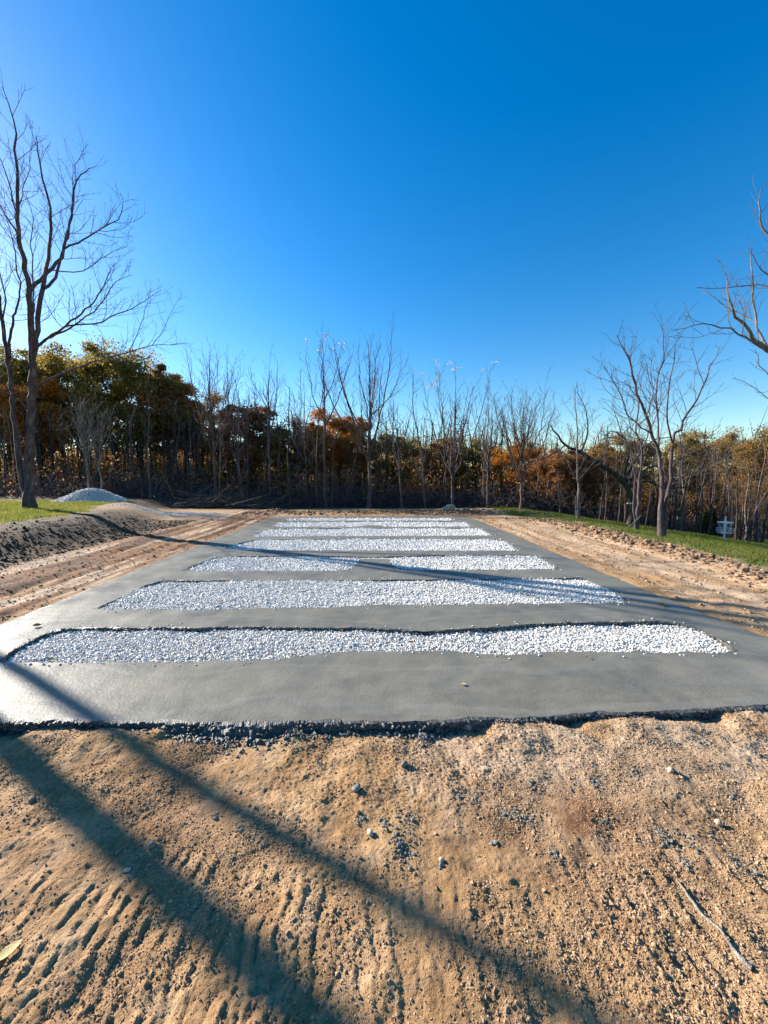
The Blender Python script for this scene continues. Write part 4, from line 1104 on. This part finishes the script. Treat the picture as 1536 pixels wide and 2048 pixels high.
# ------------------------------------------------------------------ thin bare trees of the tree line: one of each kind, then copies
def thin_proto(seed, H, bark, dense=1.0, low=0.3):
    rg = np.random.default_rng(seed); out = []
    P = smooth_poly([np.array([0, 0, -.2]), np.array([rg.normal(0, .08), rg.normal(0, .08), H * .4]), np.array([rg.normal(0, .2), rg.normal(0, .2), H * .75]), np.array([rg.normal(0, .35), rg.normal(0, .35), H])], 0.4, 0.012, rg)
    R = np.linspace(0.085, 0.012, len(P)); out.append((0, P, R))
    spawn(out, rg, P, R, 4.0, 1, dict(TW, rmin=0.0085, up=0.3, max=3, dens=(1, 2.4 * dense, 3.0 * dense, 2)), low, int(17 * dense))
    t0, t1 = Tubes(), Tubes()
    for lev, Q, RR in out: (t0 if lev == 0 else t1).add(Q, RR, 6 if lev == 0 else 3)
    return t0.mesh('trunk', M[bark]), t1.mesh('twigs', M[bark])
tp = [thin_proto(500 + i, 9, bk, dn, lo) for i, (bk, dn, lo) in enumerate([('bark', 1, .3), ('bark_dark', 1.3, .2), ('bark_red', 1.5, .25), ('bark_pale', 1, .4), ('bark', 1.6, .15), ('bark_dark', 1, .45)])]
rg = np.random.default_rng(77)
spots = []
for k in range(112):
    px = -120 + 1790 * ((k + rg.normal(0.5, 1.1)) / 112) ** 0.9 if k > 3 else -120 + 40 * k
    dist = rg.uniform(22.2, 31) if px < 1100 else rg.uniform(21, 30)
    if px < 420: ty = rg.uniform(760, 900)
    elif px < 1000: ty = rg.uniform(770, 900) if rg.random() < 0.86 else rg.uniform(735, 790)
    else: ty = rg.uniform(840, 930)
    spots.append((px, ty, dist))
for k, (px, ty, dist) in enumerate(spots):
    b = at(px, 1000, dist); g = float(macro(b.x, b.y)); h = at(px, ty, dist).z - g
    a_, b_ = tp[int(rg.integers(0, 6))]
    root = thing('thin_tree', 'thin leafless tree, one of many along the dark wood edge behind the slab', 'tree', (b.x, b.y, g), rg.uniform(0, 6.28), 'thin bare trees along the wood edge')
    s = rg.choice([.5, .6, .8, 1.0, 1.35]) * rg.uniform(.9, 1.1)
    s *= (max(h, 2) / 9) ** .5
    root.rotation_euler = (rg.normal(0, .05), rg.normal(0, .05), rg.uniform(0, 6.28))
    root.scale = (s, s, h / 9)
    link('trunk', a_, root); link('twigs', b_, root)

# ------------------------------------------------------------------ the wood behind and its undergrowth
rg = np.random.default_rng(78)
for k in range(46):
    px = 1085 + 520 * (k + rg.uniform(-.5, 1.5)) / 46; dist = rg.uniform(18.5, 27) if px > 1180 else rg.uniform(21, 28); ty = rg.uniform(825, 960)
    b = at(px, 1000, dist); g = float(macro(b.x, b.y)); h = at(px, ty, dist).z - g
    a_, b_ = tp[[2, 0, 4, 1, 5][k % 5]]
    root = thing('thin_tree', 'thin leafless tree, one of many along the dark wood edge behind the slab', 'tree', (b.x, b.y, g), 0, 'thin bare trees along the wood edge')
    s = rg.uniform(.55, .9); root.scale = (s, s, h / 9); root.rotation_euler = (rg.normal(0, .06), rg.normal(0, .06), rg.uniform(0, 6.28))
    link('trunk', a_, root); link('twigs', b_, root)
rg = np.random.default_rng(88)
tk = Tubes()
for k in range(1150):
    az = math.radians(rg.uniform(-50, 50)); dist = rg.uniform(31, 62)
    if k >= 900: az = math.radians(rg.choice([rg.uniform(-74, -50), rg.uniform(50, 70)])); dist = rg.uniform(62, 95) * math.cos(az)
    x = math.tan(az) * dist; y = dist; g = float(macro(x, y)); H = rg.uniform(5, 8.5)
    P = np.array([[x, y, g - .2], [x + rg.normal(0, .15), y, g + H * .5], [x + rg.normal(0, .4), y + rg.normal(0, .3), g + H]])
    tk.add(P, np.array([.1, .07, .03]) * rg.uniform(.6, 1.6), 4)
    for _ in range(5):
        p0 = P[1] + (P[2] - P[1]) * rg.random(); d = nrm(rg.normal(0, 1, 3) + [0, 0, .5]); l = rg.uniform(.8, 2.2)
        tk.add(np.array([p0, p0 + d * l * .5, p0 + d * l + [0, 0, .25]]), np.array([.03, .02, .009]), 3)
wood = link('woodland', tk.mesh('woodland', M['bark_dark']), None, None, 'dense autumn wood of dark trunks and mottled leaves filling the background', 'wood', None, 'stuff')
C = []
for k in range(2300):
    az = math.radians(rg.uniform(-50, 50)); dist = rg.uniform(33, 60)
    x = math.tan(az) * dist; g = float(macro(x, dist))
    zc = g + (rg.uniform(0.3, 6.0) if x < 6 else rg.uniform(0.3, 5.2)) * (0.75 + 0.45 * math.sin(x * .35 + 1) * math.sin(x * .11))
    s = rg.uniform(.5, 1.2); n_ = int(rg.uniform(40, 90))
    C.append(np.array([x, dist, zc]) + rg.normal(0, 1, (n_, 3)) * s * [.75, .75, .5])
for k in range(900):
    az = math.radians(rg.choice([rg.uniform(-74, -50), rg.uniform(50, 70)])); dist = rg.uniform(64, 95) * math.cos(az); x = math.tan(az) * dist; g = float(macro(x, dist))
    n_ = int(rg.uniform(40, 80)); C.append(np.array([x, dist, g + rg.uniform(0, 6.0)]) + rg.normal(0, 1, (n_, 3)) * [1.2, 1.2, .8])
for k in range(2300):
    az = math.radians(rg.uniform(-50, 50) if k < 1300 else rg.uniform(-50, -12)); dist = rg.uniform(44, 66); x = math.tan(az) * dist; g = float(macro(x, dist))
    n_ = int(rg.uniform(40, 80)); C.append(np.array([x, dist, g + rg.uniform(0, 2.6 if k < 1300 else 5.0)]) + rg.normal(0, 1, (n_, 3)) * [.9, .9, .6])
C = np.concatenate(C)
link('foliage', leaf_quads(C, rg.uniform(.07, .15, len(C)), rg, M['lf_mixed'], 'foliage'), wood)

tk = Tubes()
for k in range(4000):
    az = math.radians(rg.uniform(-50, 50)); dist = rg.uniform(22.5, 33) if az < math.radians(18) else rg.uniform(22.5, 34)
    x = math.tan(az) * dist; y = dist; g = float(macro(x, y)); l = rg.uniform(.5, 2.2) * (1.7 if rg.random() < .2 else 1) * (.6 + .6 * abs(math.sin(x * .9) * math.sin(x * .23 + 2)))
    d = nrm(np.array([rg.normal(0, .8), rg.normal(0, .5), 1.0]))
    p0 = np.array([x, y, g - .05])
    P = np.array([p0, p0 + d * l * .4, p0 + d * l * .75 + rg.normal(0, .1, 3), p0 + d * l + rg.normal(0, .25, 3)])
    tk.add(P, np.array([.016, .013, .010, .007]) * rg.uniform(.7, 1.5), 3)
    for _ in range(2):
        q = P[1] + (P[3] - P[1]) * rg.random(); dd = nrm(rg.normal(0, 1, 3) + [0, 0, .4]); ll = rg.uniform(.3, 1.0)
        tk.add(np.array([q, q + dd * ll]), np.array([.009, .006]), 3)
und = link('undergrowth', tk.mesh('undergrowth', M['bark']), None, None, 'tangle of bare brush and saplings along the foot of the wood', 'brush', None, 'stuff')
C = []
for k in range(420):
    az = math.radians(rg.uniform(-50, 50)); dist = rg.uniform(23.5, 34)
    x = math.tan(az) * dist; g = float(macro(x, dist)); n_ = int(rg.uniform(12, 45))
    C.append(np.array([x, dist, g + rg.uniform(.2, 2.6)]) + rg.normal(0, 1, (n_, 3)) * [.45, .45, .35])
C = np.concatenate(C)
link('leaves', leaf_quads(C, rg.uniform(.05, .10, len(C)), rg, M['lf_mixed'], 'leaves'), und)

# ------------------------------------------------------------------ grass
def grass(name, label, xs, ys, mat, seed, hl=(0.05, 0.12)):
    rg = np.random.default_rng(seed); n = len(xs)
    z = gz(xs, ys); h = rg.uniform(*hl, n) * np.clip(1 + 0.7 * fbm(xs * .9, ys * .9, 2, 71), .4, 1.7); a = rg.uniform(0, 6.28, n); w = rg.uniform(.006, .012, n)
    dx, dy = np.cos(a) * w, np.sin(a) * w
    lx, ly = rg.normal(0, .5, n) * h, rg.normal(0, .5, n) * h
    V = np.stack([np.stack([xs - dx, ys - dy, z - .01], 1), np.stack([xs + dx, ys + dy, z - .01], 1), np.stack([xs + lx, ys + ly, z + h], 1)], 1)
    link(name, mesh_np(name, V.reshape(-1, 3), np.arange(n * 3).reshape(n, 3), mat, False, {'tint': np.repeat(rg.uniform(0, 1, n), 3)}), None, None, label, 'grass', None, 'stuff')
rg = np.random.default_rng(90)
xs, ys = rg.uniform(-22, -8.5, 150000), rg.uniform(6, 21, 150000)
k = rg.random(150000) < zones(xs, ys)['soil_grass'] * 0.8; 
grass('grass', 'sunlit yellow-green grass on the raised bank at the left', xs[k], ys[k], M['blade_y'], 91)
xs, ys = 6.0 + 26 * rg.random(330000) ** 1.3, rg.uniform(2, 26, 330000)
k = rg.random(330000) < zones(xs, ys)['soil_grass'] ** 2 * 0.75
grass('grass', 'green and brown mown grass sloping down beyond the dirt ridge at the right', xs[k], ys[k], M['blade'], 92, (0.04, 0.10))

# ------------------------------------------------------------------ gravel pile and small things at the wood edge
px0, py0 = 184, 1006
pc = at(184, 1006, 19.5); pg = float(macro(pc.x, pc.y))
rg = np.random.default_rng(95)
Nr, Na = 26, 96
V = []; Rm = 1.5; Hm = 0.66
for i in range(Nr):
    for j in range(Na):
        rr = i / (Nr - 1); a = 2 * math.pi * j / Na
        wob = 1 + 0.10 * math.sin(2 * a + .6) + 0.05 * math.sin(5 * a)
        x = math.cos(a) * rr * Rm * wob; y = math.sin(a) * rr * Rm * 0.9 * wob
        z = Hm * max(0, (1 - rr) ** 1.0) * 1.18 - 0.02
        z = min(z, Hm * (1 - 0.55 * rr ** 1.7) - Hm * 0.45 * rr ** 1.2) if rr < 0.5 else z * 0.98
        V.append((x, y, z + 0.02 * float(pn(x * 2.2, y * 2.2, 7)) - (0.08 if i == Nr - 1 else 0)))
F = []
for i in range(Nr - 1):
    for j in range(Na):
        a0 = i * Na + j; b0 = i * Na + (j + 1) % Na
        F.append((a0, b0, b0 + Na, a0 + Na))
pile = thing('gravel_pile', 'smooth mound of white gravel dumped at the edge of the left grass', 'gravel pile', (pc.x, pc.y, pg))
pile_me = mesh_np('mound', np.array(V), np.array(F), M['pile'], True)
link('mound', pile_me, pile)
Va = np.array(V); sel = rg.integers(0, len(Va) - Na, 16000)
q = Va[sel] + rg.normal(0, .06, (16000, 3)) * [1, 1, 0]
rr = np.hypot(q[:, 0] / Rm, q[:, 1] / (Rm * .9))
st = stones(np.concatenate([q[:, :2], (q[:, 2] + 0.004)[:, None]], 1), rg.uniform(.012, .028, 16000), M['gravel'], 'stones', 96)
so = link('stones', st, pile); so['kind'] = 'stuff'
n = 2600; gx_ = pc.x + rg.normal(-.9, 1.0, n); gy_ = pc.y + rg.normal(-.2, .45, n)
n2 = 1300; gx_ = np.concatenate([gx_, -9.0 + rg.normal(0, 1.2, n2)]); gy_ = np.concatenate([gy_, 17.6 + rg.normal(0, .45, n2)])
s = rg.uniform(.012, .026, n + n2)
link('spilled_gravel', stones(np.stack([gx_, gy_, gz(gx_, gy_) + s * .4], 1), s, M['gravel'], 'spilled_gravel', 97), None, None,
     'thin spill of pale gravel on the drive around the foot of the gravel pile', 'gravel', None, 'stuff')

# brush pile at the wood edge
tk = Tubes(); bc = at(440, 1004, 22.6); bg = float(macro(bc.x, bc.y))
for k in range(420):
    x, y = rg.normal(0, 1.6), rg.normal(0, .5); l = rg.uniform(.5, 2.4); a = rg.normal(0, .5) + (math.pi if rg.random() < .5 else 0)
    z = abs(rg.normal(0, .28)) * math.exp(-(x / 2.2) ** 2) + .02
    d = np.array([math.cos(a), math.sin(a), rg.normal(.1, .22)])
    P = np.array([[x, y, z], np.array([x, y, z]) + d * l * .5 + rg.normal(0, .06, 3), np.array([x, y, z]) + d * l])
    P[:, 2] = np.maximum(P[:, 2], .01)
    tk.add(P, np.array([.022, .016, .007]) * rg.uniform(.6, 1.7), 4)
link('brush_pile', tk.mesh('brush_pile', M['twig']), None, (bc.x, bc.y, bg), 'low dark heap of cut branches at the foot of the wood', 'brush pile')

# evergreen shrub
bs = at(1420, 1040, 24.5); g = float(macro(bs.x, bs.y))
sh = thing('evergreen_shrub', 'dark green conical shrub at the wood edge left of the disc golf basket', 'shrub', (bs.x, bs.y, g))
C = []
for k in range(5200):
    t = rg.random() ** 1.3; rr = (1 - t) * .72 + .08; a = rg.uniform(0, 6.28); q = rr * math.sqrt(rg.uniform(.3, 1)) * (1 + .22 * math.sin(5 * a + 9 * t))
    C.append((math.cos(a) * q, math.sin(a) * q, .1 + t * 1.9 + rg.normal(0, .05)))
link('foliage', leaf_quads(np.array(C), .05, rg, M['lf_ever'], 'foliage', .35), sh)
tb = Tubes(); tb.add(np.array([[0, 0, -.1], [0.02, 0, .9], [0, 0.02, 1.8]]), np.array([.05, .035, .01]), 6); link('trunk', tb.mesh('trunk', M['bark_dark']), sh)

# disc golf basket
bd = 16.8
bp = at(1448, 1078, bd); g = float(macro(bp.x, bp.y)); top = at(1448, 1040, bd).z; Hh = top - g
bk = thing('disc_golf_basket', 'white pole disc golf basket with top band and wire catching tray on the right grass', 'disc golf basket', (bp.x, bp.y, g))
def cyl(p0, p1, r0, r1=None, sides=12):
    t = Tubes(); t.add(np.array([p0, (np.array(p0) + np.array(p1)) / 2, p1], float), np.array([r0, ((r1 or r0) + r0) / 2, r1 or r0]), sides); return t
link('pole', cyl((0, 0, -.1), (0, 0, Hh), .032).mesh('pole', M['white']), bk)
def ring(t, z, rad, th, sides=28, rs=6):
    a = np.linspace(0, 2 * math.pi, sides + 1); t.add(np.stack([np.cos(a) * rad, np.sin(a) * rad, a * 0 + z], 1), np.full(sides + 1, th), rs)
# solid band at the top
a = np.linspace(0, 2 * math.pi, 33)[:-1]; R0 = .27; zt = Hh * .905; zb = Hh * .865
V = [(math.cos(k) * R0, math.sin(k) * R0, z) for z in (zt, zb) for k in a] + [(math.cos(k) * (R0 - .01), math.sin(k) * (R0 - .01), z) for z in (zb, zt) for k in a]
F = [(l * 32 + j, l * 32 + (j + 1) % 32, ((l + 1) % 4) * 32 + (j + 1) % 32, ((l + 1) % 4) * 32 + j) for l in range(4) for j in range(32)]
band = link('top_band', mesh_np('top_band', np.array(V), np.array(F), M['white'], False), bk)
t = Tubes()
for k in range(4):
    an = k * math.pi / 4; t.add(np.array([[math.cos(an) * -.26, math.sin(an) * -.26, zt - .01], [0, 0, zt], [math.cos(an) * .26, math.sin(an) * .26, zt - .01]]), np.full(3, .008), 5)
link('top_spokes', t.mesh('top_spokes', M['white']), band)
t = Tubes()
for k in range(12):
    an = k * math.pi / 6; f = np.linspace(0, 1, 7); rr = .24 * (1 - f) ** .6 + .04; t.add(np.stack([np.cos(an) * rr, np.sin(an) * rr, zb - f * Hh * .36], 1), np.full(7, .004), 4)
link('chains', t.mesh('chains', M['chain']), band)
t = Tubes(); zc = Hh * .38; Rb = .29
ring(t, zc, Rb * .9, .011); ring(t, zc + .1, Rb, .009); ring(t, zc + .2, Rb, .011); ring(t, zc, Rb * .5, .007)
for k in range(20):
    an = k * math.pi / 10; t.add(np.array([[0, 0, zc], [math.cos(an) * Rb * .9, math.sin(an) * Rb * .9, zc], [math.cos(an) * Rb, math.sin(an) * Rb, zc + .1], [math.cos(an) * Rb, math.sin(an) * Rb, zc + .2]]), np.full(4, .0035), 4)
link('tray', t.mesh('tray', M['chain']), bk)
V = [(-.05, -.006, Hh - .02), (.05, -.006, Hh - .02), (.035, -.006, Hh + .17), (-.01, -.006, Hh + .17), (-.05, .006, Hh - .02), (.05, .006, Hh - .02), (.035, .006, Hh + .17), (-.01, .006, Hh + .17)]
F = [(0, 1, 2, 3), (5, 4, 7, 6), (0, 4, 5, 1), (1, 5, 6, 2), (2, 6, 7, 3), (3, 7, 4, 0)]
link('number_plate', mesh_np('number_plate', np.array(V), np.array(F), M['tag']), bk)

# leaning dead branch and pale board by the slim crossing-stem tree
p0 = at(1252, 1066, 12.6); p1 = at(1283, 1030, 13.3); g = float(gz(p0.x, p0.y))
P = np.array([(0, 0, 0.0), ((p1.x - p0.x) * .5 + .02, (p1.y - p0.y) * .5, (p1.z - g) * .5), (p1.x - p0.x, p1.y - p0.y, p1.z - g)])
t = Tubes(); t.add(smooth_poly(P, .1), np.linspace(.028, .018, len(smooth_poly(P, .1))), 6)
link('leaning_branch', t.mesh('leaning_branch', M['bark_pale']), None, (p0.x, p0.y, g), 'grey dead branch leaning from the dirt ridge against the slim crossing-stem tree', 'branch')
bq = at(1261, 1006.5, 18.05)
V = [(sx * .17, sy * .02, sz * .03) for sx in (-1, 1) for sy in (-1, 1) for sz in (-1, 1)]
F = [(0, 1, 3, 2), (4, 6, 7, 5), (0, 4, 5, 1), (2, 3, 7, 6), (0, 2, 6, 4), (1, 5, 7, 3)]
bo = link('board', mesh_np('board', np.array(V), np.array(F), M['board']), None, bq, 'short pale board fixed across the trunk of the gnarled oak', 'board')
bo.rotation_euler = (0, .04, .1)

# stick in the foreground
rg = np.random.default_rng(99)
pp = [(1352, 1778), (1375, 1815), (1400, 1852), (1424, 1875), (1438, 1893), (1462, 1920), (1483, 1945), (1500, 1962)]
Q = []
for i, (a_, b_) in enumerate(pp):
    x, y = unproj(a_, b_, -.09); Q.append((x, y, float(gz(x, y)) + 0.008 + (.012 if i == 4 else 0)))
Q = np.array(Q); b0 = Q[0].copy()
t = Tubes(); PP = smooth_poly(Q - b0, .02, .0012, rg)
t.add(PP, (np.linspace(.0035, .0085, len(PP)) * (1 + .25 * rg.normal(0, 1, len(PP)))).clip(.002, .012), 7)
t.add(smooth_poly(np.array([Q[6] - b0, Q[6] - b0 + (Q[7] - Q[6]) * .5 + [.012, 0, .006], Q[7] - b0 + [.02, .004, .004]]), .01), np.full(len(smooth_poly(np.array([Q[6] - b0, Q[6] - b0 + (Q[7] - Q[6]) * .5 + [.012, 0, .006], Q[7] - b0 + [.02, .004, .004]]), .01)), .0035), 5)
link('stick', t.mesh('stick', M['stick']), None, tuple(b0), 'weathered whitish split stick lying on the right foreground dirt', 'stick')
